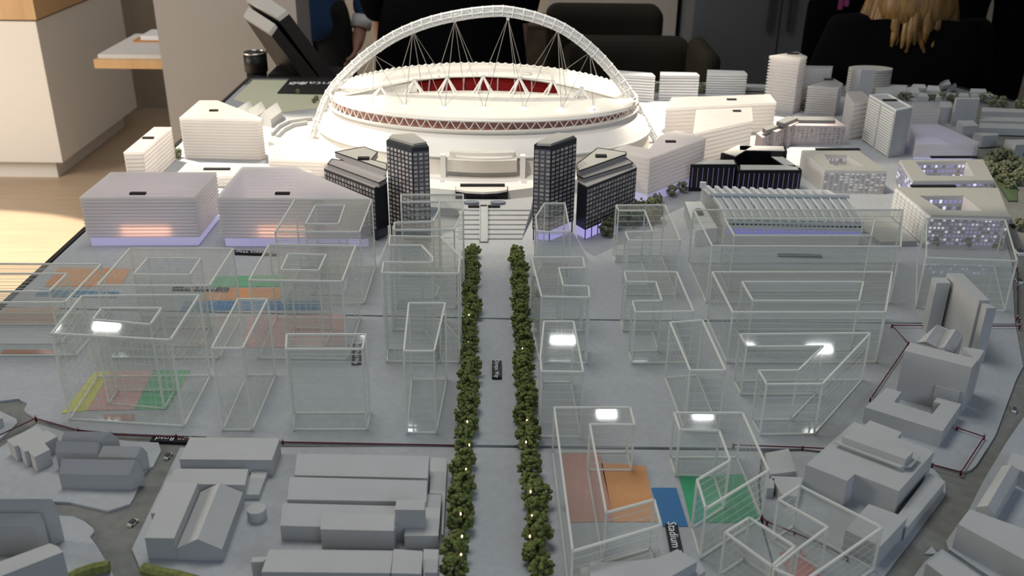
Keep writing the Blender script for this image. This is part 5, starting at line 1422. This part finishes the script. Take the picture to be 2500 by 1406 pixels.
SJ = dict(pel=(0, 0, .57), spi=(0, .01, .75), che=(0, .02, .95), nec=(0, .03, 1.08), hea=(0, .06, 1.185), crn=(0, .07, 1.285), lsh=(.19, .02, 1.01), lel=(.24, .10, .72), lwr=(.16, .30, .66), rsh=(-.19, .02, 1.01), rel=(-.24, .10, .72), rwr=(-.16, .30, .66),
          lhp=(.09, .03, .50), lkn=(.12, .42, .48), lan=(.12, .42, .09), lto=(.12, .57, .04), rhp=(-.09, .03, .50), rkn=(-.12, .42, .48), ran=(-.12, .42, .09), rto=(-.12, .57, .04))
person('seated person with long blond hair and a black jacket seen from behind', p5.x, 3.02, D(88), M_coat, M_coat, J=SJ, hair=M_hairb, hgt=1.75, long_hair=True)
t = thing('round_stool', 'black stool under the seated blond person', 'stool', (p5.x, 3.02, 0))
mesh_obj('seat', *tube([(p5.x, 3.02, .36), (p5.x, 3.02, .40)], .19, 24), M_black, t)
for a in range(4):
    q_ = Vector((math.cos(a * 1.571 + .78), math.sin(a * 1.571 + .78), 0))
    mesh_obj('leg', *tube([(p5.x + q_.x * .18, 3.02 + q_.y * .18, 0), (p5.x + q_.x * .12, 3.02 + q_.y * .12, .36)], .012, 8), M_pin, t)
p = PY(2097, 84, 3.10)
t = thing('red_folder', 'thin red and green folder held up beside the blond hair', 'folder', (p.x, 3.1, p.z - .03))
mesh_obj('cover', *bar(PY(2082, 70, 3.12), PY(2104, 100, 3.12), .012, .012), mat('red_card', (0.35, 0.01, 0.02), 0.5), t)
mesh_obj('back_cover', *bar(PY(2088, 62, 3.13), PY(2112, 92, 3.13), .014, .014), mat('green_card', (0.01, 0.05, 0.03), 0.5), t)
p6 = PY(2395, 60, 4.55)
person('person in black standing beside the seated blond person', p6.x + .03, 4.55, D(-110), M_coat, M_coat, hgt=1.95)

# ------------------------------------------------------------------ ceiling lamp panels (seen mirrored in the clear blocks)
M_lampg = glow('ceiling_lamp_glow', (0.95, 0.97, 1.0), 30.0, True)
for y, w, xs_ in ((5.05, .07, (-2.7, -2.35, -1.75, -1.2, -.8, -.1, .3, .75, 1.35, 1.8, 2.5)), (4.35, .05, (-2.1, -1.4, -.55, .1, .5, 1.0, 1.6, 2.1))):
    for x in xs_:
        t = thing('ceiling_lamp_offscreen', 'white rectangular ceiling lamp hanging above the back of the room', 'ceiling lamp', (x, y, 3.2), 'ceiling lamps')
        mesh_obj('housing', *wb(x - w - .02, x + w + .02, y - .05, y + .05, 3.2, 3.26), M_paintw, t)
        mesh_obj('diffuser', *wb(x - w, x + w, y - .03, y + .03, 3.19, 3.2), M_lampg, t)
        mesh_obj('rod', *tube([(x, y, 3.26), (x, y, 3.6)], .008, 6), M_pin, t)
